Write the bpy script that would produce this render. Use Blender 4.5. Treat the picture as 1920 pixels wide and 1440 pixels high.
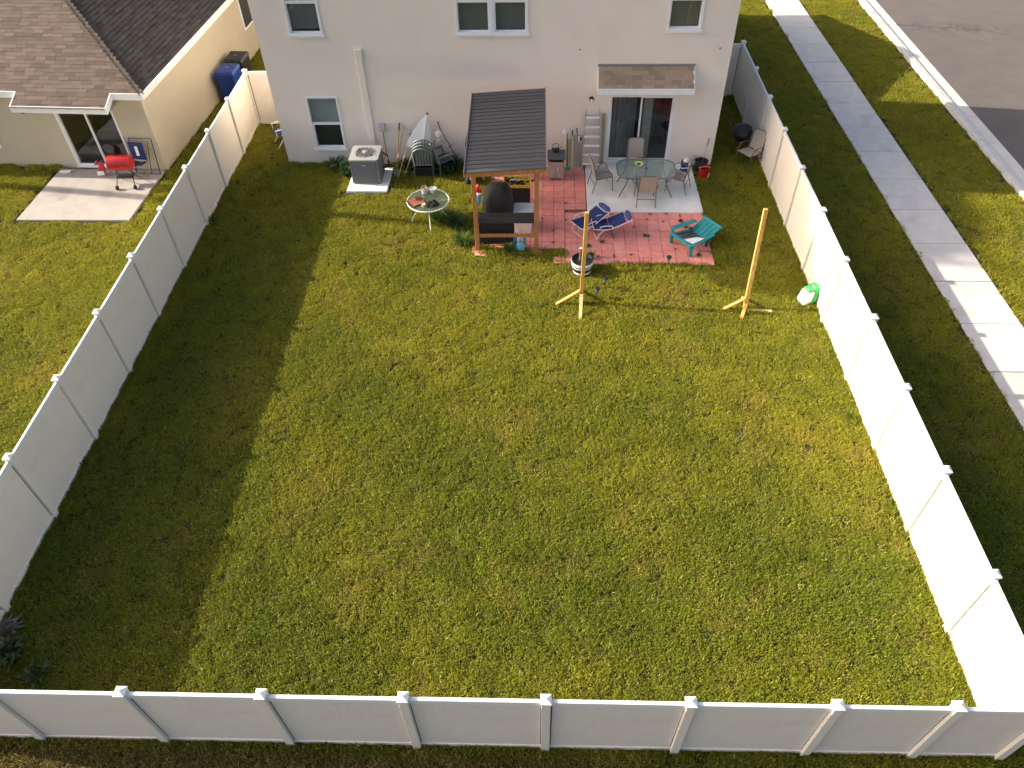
import bpy, bmesh, math, random
from mathutils import Vector, Matrix, Quaternion
rnd = random.Random(7)
R = math.radians
scene = bpy.context.scene
for o in list(bpy.data.objects): bpy.data.objects.remove(o)
C = scene.collection

# ------------------------------------------------------------------ camera
F_PX, PITCH, ROLL, YAW = 1419.85, 0.80743, -0.02817, 0.05914
CAM = Vector((5.83426, -20.53346, 11.90609))
cy, sy, cp, sp = math.cos(YAW), math.sin(YAW), math.cos(PITCH), math.sin(PITCH)
fwd = Vector((-sy*cp, cy*cp, -sp)); right0 = Vector((cy, sy, 0)); up0 = right0.cross(fwd)
cr, sr = math.cos(ROLL), math.sin(ROLL)
camR = right0*cr + up0*sr; camU = -right0*sr + up0*cr
cd = bpy.data.cameras.new('camera'); cam = bpy.data.objects.new('camera', cd); C.objects.link(cam)
cd.sensor_width = 36; cd.lens = 36*F_PX/1920; cd.clip_end = 500
cam.matrix_world = Matrix(((camR.x, camU.x, -fwd.x, CAM.x), (camR.y, camU.y, -fwd.y, CAM.y), (camR.z, camU.z, -fwd.z, CAM.z), (0, 0, 0, 1)))
scene.camera = cam
def project(p):
    v = Vector(p) - CAM; d = v.dot(fwd)
    if d < .5: return (-9999, -9999)
    return (960 + F_PX*v.dot(camR)/d, 720 - F_PX*v.dot(camU)/d)

# ------------------------------------------------------------------ light
KX, KY = 1.94, -0.25                       # shadow offset per metre of height
SUN = Vector((-KX, -KY, 1)).normalized()   # towards the sun
w = bpy.data.worlds.new('World'); scene.world = w; w.use_nodes = True
nt = w.node_tree; bg = nt.nodes['Background']
sk = nt.nodes.new('ShaderNodeTexSky'); sk.sky_type = 'NISHITA'; sk.sun_disc = False
sk.sun_elevation = math.asin(SUN.z); sk.sun_rotation = math.atan2(SUN.x, SUN.y); sk.dust_density = 6.0; sk.air_density = .8; sk.ozone_density = .6
nt.links.new(sk.outputs[0], bg.inputs[0]); bg.inputs[1].default_value = 0.13
sl = bpy.data.lights.new('sun', 'SUN'); sl.energy = 5.0; sl.angle = R(0.5); sl.color = (1, .90, .72)
so = bpy.data.objects.new('sun', sl); C.objects.link(so); so.location = (-20, 0, 30)
so.rotation_euler = (-SUN).to_track_quat('-Z', 'Y').to_euler()
vs = scene.view_settings; vs.view_transform = 'Standard'; vs.look = 'None'; vs.exposure = 1.05; vs.gamma = 1
scene.render.engine = 'CYCLES'
scene.cycles.max_bounces = 8; scene.cycles.transparent_max_bounces = 12

# ------------------------------------------------------------------ materials
def nodes_of(m):
    m.use_nodes = True; t = m.node_tree; return t, t.nodes, t.links, t.nodes['Principled BSDF']
def mat(name, col, rough=.6, metal=0, vary=.12, scale=6, bump=0, bscale=40, rand=0, spec=.4, world=False, stretch=None, trans=0, dirt=None):
    m = bpy.data.materials.new(name); t, N, L, b = nodes_of(m)
    b.inputs['Roughness'].default_value = rough; b.inputs['Metallic'].default_value = metal
    b.inputs['Specular IOR Level'].default_value = spec
    tc = N.new('ShaderNodeTexCoord'); geo = N.new('ShaderNodeNewGeometry')
    src = geo.outputs['Position'] if world else tc.outputs['Object']
    mp = N.new('ShaderNodeMapping'); L.new(src, mp.inputs[0])
    if stretch: mp.inputs['Scale'].default_value = stretch
    n = N.new('ShaderNodeTexNoise'); n.inputs['Scale'].default_value = scale; n.inputs['Detail'].default_value = 6; n.inputs['Roughness'].default_value = .62
    L.new(mp.outputs[0], n.inputs[0])
    mr = N.new('ShaderNodeMapRange'); mr.inputs[1].default_value = .3; mr.inputs[2].default_value = .7
    mr.inputs[3].default_value = 1-vary; mr.inputs[4].default_value = 1+vary
    L.new(n.outputs[0], mr.inputs[0])
    val = mr.outputs[0]
    if rand:
        oi = N.new('ShaderNodeObjectInfo'); at = N.new('ShaderNodeAttribute'); at.attribute_name = 'rnd'
        a = N.new('ShaderNodeMath'); a.operation = 'ADD'; L.new(oi.outputs['Random'], a.inputs[0]); L.new(at.outputs['Fac'], a.inputs[1])
        fr = N.new('ShaderNodeMath'); fr.operation = 'FRACT'; L.new(a.outputs[0], fr.inputs[0])
        m2 = N.new('ShaderNodeMapRange'); m2.inputs[3].default_value = 1-rand; m2.inputs[4].default_value = 1+rand; L.new(fr.outputs[0], m2.inputs[0])
        mu = N.new('ShaderNodeMath'); mu.operation = 'MULTIPLY'; L.new(val, mu.inputs[0]); L.new(m2.outputs[0], mu.inputs[1]); val = mu.outputs[0]
    vm = N.new('ShaderNodeVectorMath'); vm.operation = 'SCALE'; vm.inputs[0].default_value = col; L.new(val, vm.inputs['Scale'])
    out = vm.outputs[0]
    if dirt:                                  # (colour, noise scale, threshold, amount): stains with a shape of their own
        dc, ds, dth, da = dirt
        dn = N.new('ShaderNodeTexNoise'); dn.inputs['Scale'].default_value = ds; dn.inputs['Detail'].default_value = 8; L.new(src, dn.inputs[0])
        dr = N.new('ShaderNodeMapRange'); dr.inputs[1].default_value = dth; dr.inputs[2].default_value = dth+.14; dr.inputs[4].default_value = da; L.new(dn.outputs[0], dr.inputs[0])
        mx = N.new('ShaderNodeMixRGB'); L.new(dr.outputs[0], mx.inputs[0]); L.new(out, mx.inputs[1]); mx.inputs[2].default_value = (*dc, 1); out = mx.outputs[0]
    L.new(out, b.inputs['Base Color'])
    if bump:
        bn = N.new('ShaderNodeTexNoise'); bn.inputs['Scale'].default_value = bscale; bn.inputs['Detail'].default_value = 5; L.new(mp.outputs[0], bn.inputs[0])
        bp = N.new('ShaderNodeBump'); bp.inputs['Strength'].default_value = bump; bp.inputs['Distance'].default_value = .01
        L.new(bn.outputs[0], bp.inputs['Height']); L.new(bp.outputs[0], b.inputs['Normal'])
    if trans:
        tr = N.new('ShaderNodeBsdfTranslucent'); L.new(out, tr.inputs[0]); ms = N.new('ShaderNodeMixShader'); ms.inputs[0].default_value = trans
        L.new(b.outputs[0], ms.inputs[1]); L.new(tr.outputs[0], ms.inputs[2]); L.new(ms.outputs[0], N['Material Output'].inputs[0])
    return m
def glass(name, tint=(.8, .9, .86), base=.06, frost=None, amt=.4):
    m = bpy.data.materials.new(name); t, N, L, b = nodes_of(m)
    tr = N.new('ShaderNodeBsdfTransparent'); tr.inputs[0].default_value = (*tint, 1)
    gl = N.new('ShaderNodeBsdfGlossy'); gl.inputs['Roughness'].default_value = .03
    lw = N.new('ShaderNodeLayerWeight'); lw.inputs[0].default_value = .5
    pw = N.new('ShaderNodeMath'); pw.operation = 'POWER'; pw.inputs[1].default_value = 5; L.new(lw.outputs['Facing'], pw.inputs[0])
    a = N.new('ShaderNodeMath'); a.operation = 'MULTIPLY_ADD'; a.inputs[1].default_value = .92; a.inputs[2].default_value = .04+base; L.new(pw.outputs[0], a.inputs[0]); a.use_clamp = True
    tro = tr.outputs[0]
    if frost:                                # dusty, pebbled glass: part of the light is scattered
        df = N.new('ShaderNodeBsdfDiffuse'); df.inputs[0].default_value = (*frost, 1); m0 = N.new('ShaderNodeMixShader'); m0.inputs[0].default_value = amt
        L.new(tro, m0.inputs[1]); L.new(df.outputs[0], m0.inputs[2]); tro = m0.outputs[0]
    ms = N.new('ShaderNodeMixShader'); L.new(a.outputs[0], ms.inputs[0]); L.new(tro, ms.inputs[1]); L.new(gl.outputs[0], ms.inputs[2])
    L.new(ms.outputs[0], N['Material Output'].inputs[0]); return m

M = {}
M['stucco'] = mat('stucco', (.83, .745, .665), .9, vary=.03, scale=.8, bump=.35, bscale=90, spec=.2, dirt=((.72, .645, .58), .45, .55, .35))
M['stucco_cream'] = mat('stucco_cream', (.50, .445, .345), .9, vary=.05, scale=.9, bump=.35, bscale=90, spec=.2)
M['white_trim'] = mat('white_trim', (.80, .81, .83), .45, vary=.03)
M['vinyl'] = mat('vinyl', (.83, .765, .675), .42, vary=.035, scale=1.3, spec=.35, rand=.02, dirt=((.66, .64, .56), 2.2, .56, .35))
M['post_shade'] = mat('post_shade', (.115, .125, .135), .8, vary=.2)  # dark colour that paints the shadow line beside each fence post
M['vinyl_cap'] = mat('vinyl_cap', (.80, .80, .79), .4, vary=.03)
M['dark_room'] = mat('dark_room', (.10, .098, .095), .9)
M['blind'] = mat('blind', (.21, .215, .215), .7, vary=.05)
M['blind_pale'] = mat('blind_pale', (.56, .58, .575), .7, vary=.05)
M['screen'] = mat('screen', (.035, .04, .042), .8)
M['curtain'] = mat('curtain', (.55, .58, .57), .85, vary=.08)
M['glass'] = glass('glass', (.86, .89, .885), base=.01)
M['table_glass'] = glass('table_glass', (.70, .80, .76), base=.06, frost=(.50, .56, .52), amt=.30)
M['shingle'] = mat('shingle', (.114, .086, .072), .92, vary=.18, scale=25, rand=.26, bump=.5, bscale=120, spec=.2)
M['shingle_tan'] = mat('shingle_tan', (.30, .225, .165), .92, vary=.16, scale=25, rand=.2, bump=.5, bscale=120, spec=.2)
M['shingle_dark'] = mat('shingle_dark', (.052, .044, .041), .92, vary=.18, scale=25, rand=.26, bump=.5, bscale=120, spec=.2)  # darker copy of the shingle; paints the shade on the neighbour's right roof face
M['concrete'] = mat('concrete', (.54, .515, .49), .85, vary=.08, scale=3, bump=.25, bscale=70, world=True, spec=.25, rand=.03, dirt=((.33, .315, .295), 1.1, .56, .45))
M['slab_concrete'] = mat('slab_concrete', (.80, .78, .745), .85, vary=.07, scale=2.4, bump=.2, bscale=60, world=True, spec=.25, dirt=((.62, .60, .565), 1.4, .58, .5))
M['paver'] = mat('paver', (.78, .28, .235), .85, vary=.12, scale=9, bump=.3, bscale=60, rand=.06, spec=.25, world=True, dirt=((.80, .41, .35), 2.0, .52, .6))
M['joint'] = mat('joint', (.20, .12, .085), .95, vary=.3, scale=20, world=True)
M['asphalt'] = mat('asphalt', (.118, .103, .098), .92, vary=.10, scale=1.2, bump=.5, bscale=140, world=True, spec=.25, dirt=((.105, .093, .088), .35, .55, .5))
M['soil'] = mat('soil', (.155, .115, .075), .95, vary=.35, scale=8, bump=.6, bscale=30, world=True, spec=.1)
M['bare_soil'] = mat('bare_soil', (.30, .25, .18), .95, vary=.25, scale=14, bump=.6, bscale=40, world=True, spec=.1)
M['cedar'] = mat('cedar', (.40, .175, .065), .6, vary=.25, scale=5, stretch=(6, 6, .7), bump=.2, bscale=20, rand=.1)
M['pine'] = mat('pine', (.58, .33, .085), .6, vary=.32, scale=5, stretch=(8, 8, .7), bump=.2, bscale=20, rand=.1, dirt=((.30, .15, .05), 7, .62, .7))
M['pine_pale'] = mat('pine_pale', (.66, .46, .22), .6, vary=.18, scale=5, stretch=(8, 8, .7), bump=.2, bscale=20, rand=.1)
M['handle_wood'] = mat('handle_wood', (.42, .22, .09), .5, vary=.2, scale=6, stretch=(6, 6, 1))
M['roof_plank'] = mat('roof_plank', (.075, .073, .078), .5, vary=.22, scale=4, stretch=(.7, 6, 6), bump=.15, bscale=25, rand=.09)
M['black'] = mat('black', (.015, .015, .017), .5, vary=.2)
M['black_cloth'] = mat('black_cloth', (.018, .018, .02), .75, vary=.3, scale=4, bump=.6, bscale=9)
M['counter'] = mat('counter', (.025, .026, .027), .4, vary=.2, scale=3)
M['steel'] = mat('steel', (.55, .55, .56), .3, 1, vary=.08)
M['aluminium'] = mat('aluminium', (.70, .70, .70), .4, .25, vary=.06)
M['clear_table_glass'] = glass('clear_table_glass', (.62, .72, .66), base=.05, frost=(.40, .46, .42), amt=.10)
M['rail_grey'] = mat('rail_grey', (.42, .42, .42), .4, .3, vary=.08)
M['ac_grey'] = mat('ac_grey', (.20, .195, .195), .5, vary=.06)
M['ac_top'] = mat('ac_top', (.30, .295, .295), .5, vary=.05)
M['ac_dark'] = mat('ac_dark', (.03, .03, .03), .7)
M['grey_box'] = mat('grey_box', (.42, .43, .45), .5)
M['pvc'] = mat('pvc', (.84, .775, .705), .5, vary=.03)
M['white'] = mat('white', (.78, .78, .77), .45, vary=.04)
M['cream_metal'] = mat('cream_metal', (.76, .75, .66), .4, vary=.04)
M['tan_sling'] = mat('tan_sling', (.40, .345, .29), .8, vary=.08, scale=60, bump=.2, bscale=200)
M['bronze'] = mat('bronze', (.14, .125, .11), .45, .3, vary=.1)
M['navy'] = mat('navy', (.018, .032, .135), .75, vary=.15, scale=12, bump=.2, bscale=80)
M['navy_light'] = mat('navy_light', (.045, .07, .19), .75, vary=.15)
M['blue_bin'] = mat('blue_bin', (.012, .05, .27), .42, vary=.08)
M['green_black'] = mat('green_black', (.018, .022, .022), .45, vary=.08)
M['teal'] = mat('teal', (.014, .24, .26), .4, vary=.08)
M['teal_dark'] = mat('teal_dark', (.03, .075, .08), .6, vary=.2)
M['slate_plastic'] = mat('slate_plastic', (.10, .115, .125), .5, vary=.1)
M['slate_light'] = mat('slate_light', (.22, .24, .245), .5, vary=.1)
M['red'] = mat('red', (.38, .012, .012), .25, vary=.08, spec=.6)
M['red_dark'] = mat('red_dark', (.40, .03, .03), .4, vary=.1)
M['rubber'] = mat('rubber', (.012, .012, .012), .7)
M['terracotta'] = mat('terracotta', (.50, .17, .10), .75, vary=.12)
M['clay_dark'] = mat('clay_dark', (.13, .05, .025), .7)
M['yellow'] = mat('yellow', (.62, .40, .035), .5, vary=.1)
M['yellow_pale'] = mat('yellow_pale', (.68, .66, .22), .5)
M['green'] = mat('green', (.035, .33, .085), .4, vary=.12)
M['bag_blue'] = mat('bag_blue', (.06, .22, .48), .4, vary=.2)
M['sky_blue'] = mat('sky_blue', (.12, .42, .55), .35, vary=.2)
M['tan_board'] = mat('tan_board', (.36, .32, .26), .7, vary=.12)
M['olive_board'] = mat('olive_board', (.33, .31, .20), .7, vary=.12)
M['box_cream'] = mat('box_cream', (.66, .58, .47), .6, vary=.1)
M['succulent'] = mat('succulent', (.66, .42, .24), .5, vary=.2, scale=20, trans=.15)
M['weed'] = mat('weed', (.065, .125, .022), .6, vary=.3, scale=5, trans=.3, spec=.3)
M['weed_dark'] = mat('weed_dark', (.035, .075, .02), .6, vary=.3, scale=5, trans=.25, spec=.3)
M['bromeliad'] = mat('bromeliad', (.055, .085, .025), .8, vary=.45, scale=6, trans=.15)
M['dead_leaf'] = mat('dead_leaf', (.17, .14, .12), .8, vary=.3)
M['bark'] = mat('bark', (.13, .085, .06), .9, vary=.3, scale=9, bump=.8, bscale=18)
M['needle'] = mat('needle', (.045, .075, .025), .7, vary=.3, scale=2, trans=.2)

def grass_mat():
    m = bpy.data.materials.new('grass'); t, N, L, b = nodes_of(m)
    b.inputs['Roughness'].default_value = .6; b.inputs['Specular IOR Level'].default_value = .10
    geo = N.new('ShaderNodeNewGeometry'); oi = N.new('ShaderNodeObjectInfo'); at = N.new('ShaderNodeAttribute'); at.attribute_name = 'rnd'
    def noise(scale, detail=5):
        n = N.new('ShaderNodeTexNoise'); n.inputs['Scale'].default_value = scale; n.inputs['Detail'].default_value = detail; n.inputs['Roughness'].default_value = .6; L.new(geo.outputs['Position'], n.inputs[0]); return n.outputs[0]
    def rng(v, a, c, x, y):
        r = N.new('ShaderNodeMapRange'); r.inputs[1].default_value = a; r.inputs[2].default_value = c; r.inputs[3].default_value = x; r.inputs[4].default_value = y; L.new(v, r.inputs[0]); return r.outputs[0]
    def mix(f, a, c):
        x = N.new('ShaderNodeMixRGB'); L.new(f, x.inputs[0])
        for i, v in ((1, a), (2, c)):
            if isinstance(v, tuple): x.inputs[i].default_value = (*v, 1)
            else: L.new(v, x.inputs[i])
        return x.outputs[0]
    sp = N.new('ShaderNodeSeparateXYZ'); L.new(geo.outputs['Position'], sp.inputs[0])
    ad = N.new('ShaderNodeMath'); ad.operation = 'ADD'; L.new(noise(.33), ad.inputs[0]); L.new(rng(sp.outputs[1], -13, -4, -.06, .13), ad.inputs[1])   # drier towards the houses
    c = mix(rng(ad.outputs[0], .33, .66, 0, 1), (.180, .225, .022), (.345, .325, .030))       # broad green / olive patches
    c = mix(rng(noise(1.6), .45, .72, 0, .45), c, (.140, .195, .020))                    # lusher clumps
    c = mix(rng(noise(.62, 6), .54, .68, 0, .6), c, (.38, .30, .065))                 # dry thatch patches
    c = mix(rng(noise(4.5, 3), .52, .72, 0, .55), c, (.23, .175, .06))                   # thatch showing between clumps
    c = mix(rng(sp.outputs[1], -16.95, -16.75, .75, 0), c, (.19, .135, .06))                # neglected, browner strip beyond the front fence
    bl = mix(rng(at.outputs['Fac'], .86, 1.0, 0, .7), c, (.46, .42, .14))               # single dry blades
    vm = N.new('ShaderNodeVectorMath'); vm.operation = 'SCALE'; L.new(bl, vm.inputs[0])
    v = rng(at.outputs['Fac'], 0, 1, .66, 1.34); v2 = rng(oi.outputs['Random'], 0, 1, .88, 1.12)
    mu = N.new('ShaderNodeMath'); mu.operation = 'MULTIPLY'; L.new(v, mu.inputs[0]); L.new(v2, mu.inputs[1]); L.new(mu.outputs[0], vm.inputs['Scale'])
    L.new(vm.outputs[0], b.inputs['Base Color'])
    tr = N.new('ShaderNodeBsdfTranslucent'); L.new(vm.outputs[0], tr.inputs[0]); ms = N.new('ShaderNodeMixShader'); ms.inputs[0].default_value = .40
    L.new(b.outputs[0], ms.inputs[1]); L.new(tr.outputs[0], ms.inputs[2]); L.new(ms.outputs[0], N['Material Output'].inputs[0])
    return m
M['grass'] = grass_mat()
def turf_mat():
    m = bpy.data.materials.new('turf_ground'); t, N, L, b = nodes_of(m); b.inputs['Roughness'].default_value = .95; b.inputs['Specular IOR Level'].default_value = .1
    geo = N.new('ShaderNodeNewGeometry')
    n = N.new('ShaderNodeTexNoise'); n.inputs['Scale'].default_value = 9; n.inputs['Detail'].default_value = 8; L.new(geo.outputs['Position'], n.inputs[0])
    cr_ = N.new('ShaderNodeValToRGB'); cr_.color_ramp.elements[0].position = .35; cr_.color_ramp.elements[0].color = (.030, .034, .009, 1)
    cr_.color_ramp.elements[1].position = .68; cr_.color_ramp.elements[1].color = (.085, .075, .026, 1); L.new(n.outputs[0], cr_.inputs[0]); L.new(cr_.outputs[0], b.inputs['Base Color'])
    return m
M['turf_ground'] = turf_mat()

# ------------------------------------------------------------------ mesh helpers
class MB:
    def __init__(s): s.v = []; s.f = []; s.r = []
    def add(s, vs, fs, r=0):
        o = len(s.v); s.v += [tuple(v) for v in vs]; s.f += [tuple(i+o for i in f) for f in fs]; s.r += [r]*len(fs); return s
    def box(s, x0, x1, y0, y1, z0, z1, r=0):
        return s.add([(x0,y0,z0),(x1,y0,z0),(x1,y1,z0),(x0,y1,z0),(x0,y0,z1),(x1,y0,z1),(x1,y1,z1),(x0,y1,z1)],
                     [(0,3,2,1),(4,5,6,7),(0,1,5,4),(1,2,6,5),(2,3,7,6),(3,0,4,7)], r)
    def bar(s, p, q, wx, wy=None, up=(0,0,1)):
        p, q = Vector(p), Vector(q); wy = wx if wy is None else wy
        d = (q-p).normalized(); u = Vector(up)
        if abs(d.dot(u)) > .98: u = Vector((0,1,0))
        a = d.cross(u).normalized(); b = a.cross(d).normalized(); a *= wx/2; b *= wy/2
        vs = [p-a-b, p+a-b, p+a+b, p-a+b, q-a-b, q+a-b, q+a+b, q-a+b]
        return s.add(vs, [(0,3,2,1),(4,5,6,7),(0,1,5,4),(1,2,6,5),(2,3,7,6),(3,0,4,7)])
    def tube(s, pts, r, n=8, closed=False):
        pts = [Vector(p) for p in pts]; m = len(pts); rs = r if isinstance(r, (list, tuple)) else [r]*m
        ring0 = len(s.v); prev = None; fs = []; vs = []
        for i, p in enumerate(pts):
            if closed: d = pts[(i+1) % m]-pts[i-1]
            else: d = pts[min(i+1, m-1)]-pts[max(i-1, 0)]
            d.normalize()
            if prev is None:
                u = Vector((0,0,1)) if abs(d.z) < .9 else Vector((1,0,0)); a = d.cross(u).normalized()
            else: a = (prev - d*prev.dot(d)).normalized()
            prev = a; b = d.cross(a)
            for k in range(n):
                t = 2*math.pi*k/n; vs.append(p + (a*math.cos(t)+b*math.sin(t))*rs[i])
        for i in range(m if closed else m-1):
            j = (i+1) % m
            for k in range(n): fs.append((i*n+k, i*n+(k+1) % n, j*n+(k+1) % n, j*n+k))
        if not closed: fs.append(tuple(range(n))[::-1]); fs.append(tuple((m-1)*n+k for k in range(n)))
        return s.add(vs, fs)
    def lathe(s, prof, c=(0,0,0), n=20, ax=1, ay=1):
        vs = []; fs = []; m = len(prof)
        for (r, z) in prof:
            for k in range(n):
                t = 2*math.pi*k/n; vs.append((c[0]+r*ax*math.cos(t), c[1]+r*ay*math.sin(t), c[2]+z))
        for i in range(m-1):
            for k in range(n): fs.append((i*n+k, i*n+(k+1) % n, (i+1)*n+(k+1) % n, (i+1)*n+k))
        if prof[0][0] > 1e-4: fs.append(tuple(range(n))[::-1])
        if prof[-1][0] > 1e-4: fs.append(tuple((m-1)*n+k for k in range(n)))
        return s.add(vs, fs)
    def prism(s, poly, z0, z1):
        n = len(poly); vs = [(x, y, z0) for x, y in poly]+[(x, y, z1) for x, y in poly]
        fs = [tuple(range(n))[::-1], tuple(range(n, 2*n))]+[(i, (i+1) % n, (i+1) % n+n, i+n) for i in range(n)]
        return s.add(vs, fs)
    def sheet(s, grid, th=0):       # grid[i][j] of points -> (thick) sheet
        a, b = len(grid), len(grid[0]); vs = [p for row in grid for p in row]; fs = []
        for i in range(a-1):
            for j in range(b-1): fs.append((i*b+j, i*b+j+1, (i+1)*b+j+1, (i+1)*b+j))
        s.add(vs, fs)
        if th:
            N = Vector((0,0,0)); p = [Vector(x) for x in vs]
            N = (p[1]-p[0]).cross(p[b]-p[0]).normalized()*th
            o = len(s.v); s.v += [tuple(Vector(x)-N) for x in vs]; s.f += [tuple(o+i for i in f[::-1]) for f in fs]; s.r += [0]*len(fs)
            edge = [i for i in range(b)]+[i*b+b-1 for i in range(1, a)]+[(a-1)*b+j for j in range(b-2, -1, -1)]+[i*b for i in range(a-2, 0, -1)]
            base = o-len(vs)
            for i in range(len(edge)):
                e, g = edge[i], edge[(i+1) % len(edge)]; s.f.append((base+g, base+e, o+e, o+g)); s.r.append(0)
        return s
    def mesh(s, name, m, smooth=False, bevel=0):
        me = bpy.data.meshes.new(name); me.from_pydata(s.v, [], s.f)
        if any(s.r):
            a = me.attributes.new('rnd', 'FLOAT', 'FACE'); a.data.foreach_set('value', s.r)
        me.materials.append(M[m] if isinstance(m, str) else m)
        if bevel:
            bm = bmesh.new(); bm.from_mesh(me); bmesh.ops.bevel(bm, geom=list(bm.edges), offset=bevel, segments=1, affect='EDGES', clamp_overlap=True); bm.to_mesh(me); bm.free()
        if smooth:
            me.polygons.foreach_set('use_smooth', [True]*len(me.polygons))
            try: me.set_sharp_from_angle(angle=R(40))
            except Exception: pass
        me.update(); return me
    def build(s, name, m, parent=None, smooth=False, bevel=0):
        return obj(name, s.mesh(name, m, smooth, bevel), parent)
def obj(name, me, parent=None, loc=(0,0,0), rz=0, rot=None):
    o = bpy.data.objects.new(name, me); C.objects.link(o); o.parent = parent; o.location = loc
    o.rotation_euler = rot if rot else (0, 0, rz); return o
def thing(name, label, cat, loc=(0,0,0), rz=0, group=None):
    o = bpy.data.objects.new(name, None); C.objects.link(o); o.location = loc; o.rotation_euler = (0, 0, rz); o.empty_display_size = .2
    return tag(o, label, cat, group)
def tag(o, label, cat, group=None):
    o['label'] = label; o['category'] = cat
    if group: o['group'] = group
    return o
def struct(o): o['kind'] = 'structure'; return o
def stuff(o): o['kind'] = 'stuff'; return o
def bx(*a): return MB().box(*a)
def copy_tree(o, parent=None):
    c = o.copy(); C.objects.link(c); c.parent = parent
    for ch in list(o.children): copy_tree(ch, c)
    return c
def arc(c, r, a0, a1, n, plane='xz'):
    out = []
    for i in range(n+1):
        t = R(a0+(a1-a0)*i/n); u, v = r*math.cos(t), r*math.sin(t)
        out.append({'xz': (c[0]+u, c[1], c[2]+v), 'xy': (c[0]+u, c[1]+v, c[2]), 'yz': (c[0], c[1]+u, c[2]+v)}[plane])
    return out

# ------------------------------------------------------------------ ground, street, pavement
g = MB().add([(-90,-90,0),(90,-90,0),(90,90,0),(-90,90,0)], [(0,1,2,3)]).build('ground', 'turf_ground'); struct(g)
SK = -0.033                                     # the street leans this much in x per metre of y
def sx(x0, y): return x0 + SK*y
def strip(x0, x1, ya, yb, z0, z1, shrink=0):
    return [(sx(x0, ya)+shrink, ya+shrink), (sx(x1, ya)-shrink, ya+shrink), (sx(x1, yb)-shrink, yb-shrink), (sx(x0, yb)+shrink, yb-shrink)]
st = MB().prism(strip(19.70, 40, -40, 60, 0, 0), -.05, .012).build('street', 'asphalt'); struct(st)
sw = MB().prism(strip(15.25, 16.55, -28.5, 40, 0, 0), -.05, .012).build('sidewalk', 'joint'); struct(sw)
y = -7.06-1.56*8
while y < 30:
    MB().prism([(a, b+.0) for a, b in strip(15.22, 16.58, y+.008, y+1.552, 0, 0)], -.02, .045+rnd.uniform(-.004, .004)).build('paving_slab', 'concrete', sw, bevel=.008); y += 1.56
kb = MB().prism(strip(18.97, 19.69, -40, 50, 0, 0), -.05, .008).build('kerb', 'joint'); struct(kb)
y = -20.0
while y < 32:
    p0, p1 = y+.006, y+3.03
    def row(yy): return [(sx(a, yy), yy, b) for a, b in ((18.96, -.02), (18.97, .115), (19.05, .125), (19.22, .105), (19.27, .03), (19.27, -.02))]
    a, b = row(p0), row(p1); n = len(a)
    MB().add(a+b, [(i, i+1, n+i+1, n+i) for i in range(n-1)][::1]+[tuple(range(n))[::-1], tuple(range(n, 2*n))]).build('kerb_stone', 'concrete', kb)
    MB().prism(strip(19.29, 19.70, p0, p1, 0, 0), -.02, .022).build('gutter_slab', 'concrete', kb, bevel=.004); y += 3.04
# neighbour's patio, our slab, pad
M['old_concrete'] = mat('old_concrete', (.34, .315, .295), .85, vary=.09, scale=2.4, bump=.2, bscale=60, world=True, spec=.25, dirt=((.22, .20, .19), 1.4, .56, .6))
npat = MB().prism([(-8.95,-3.15),(-5.72,-3.13),(-5.66,-.50),(-8.92,-.42)], -.02, .06).build('neighbour_patio', 'old_concrete', bevel=.012); struct(npat)
slab = MB().prism([(6.99,-2.60),(10.16,-2.62),(10.12,-.01),(6.99,-.01)], -.02, .075).build('patio_slab', 'slab_concrete', bevel=.012); struct(slab)

# red paver terrace: every paver a child of it
tb = MB(); tb.box(6.40, 10.12, -4.92, -2.62, -.02, .018); tb.box(4.1, 6.95, -4.28, -.05, -.021, .016)
terr = tb.build('paver_terrace', 'joint'); struct(terr)
T = .3035; pm = bx(0, T-.009, 0, T-.009, -.02, 0).mesh('paver', 'paver', bevel=.006); n_pav = 0
def pav(x, y, kx=1, ky=1):
    o = obj('paver', pm, terr, (x+.006, y+.006, .047+rnd.uniform(-.006, .005)), 0)
    o.rotation_euler = (rnd.uniform(-.008, .008), rnd.uniform(-.008, .008), rnd.uniform(-.012, .012)); o.scale = (kx, ky, 1)
for j in range(8):                                    # front part, x 6.36..10.14, y -4.94..-2.62
    for i in range(12):
        pav(6.36+i*.315, -4.94+j*.2895, 1.038, .954)
for j in range(14):                                   # side part along the slab
    yy = -4.30+j*T
    for i in range(9 if yy > -4.0 else 8):
        xx = 6.965-(i+1)*T*1.002
        if yy < -2.70 and xx+T > 6.40: continue
        if xx < 4.15: continue
        pav(xx, yy)
pav(6.052, -4.93); pav(4.0, -4.62)

# ------------------------------------------------------------------ fences
_bays = {}
def bay(L):
    k = round(L, 2)
    if k not in _bays:
        p = MB(); nb = max(2, round(L/.155)); wdt = (L-.156)/nb; ch = [bx(*sorted((e*(L/2-.05), e*(L/2-.0785))), -.006, .006, .05, 1.70).mesh('post_shade_strip', 'post_shade') for e in (-1, 1)]  # strips at both panel ends carry the posts' painted shadow lines
        for i in range(nb):
            x0 = -L/2+.078+i*wdt; p.box(x0+.0012, x0+wdt-.0012, -.0105, .0105, .05, 1.74)
        p.box(-L/2+.08, L/2-.08, -.0088, .0088, .05, 1.74)
        _bays[k] = (p.mesh('panel', 'vinyl'), bx(-L/2+.04, L/2-.04, -.026, .026, 1.66, 1.775).mesh('top_rail', 'vinyl_cap', bevel=.006),
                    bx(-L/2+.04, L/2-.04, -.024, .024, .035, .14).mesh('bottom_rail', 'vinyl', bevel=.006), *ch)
    return _bays[k]
post_me = bx(-.062, .062, -.062, .062, -.01, 1.825).mesh('post', 'vinyl', bevel=.005)
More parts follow.
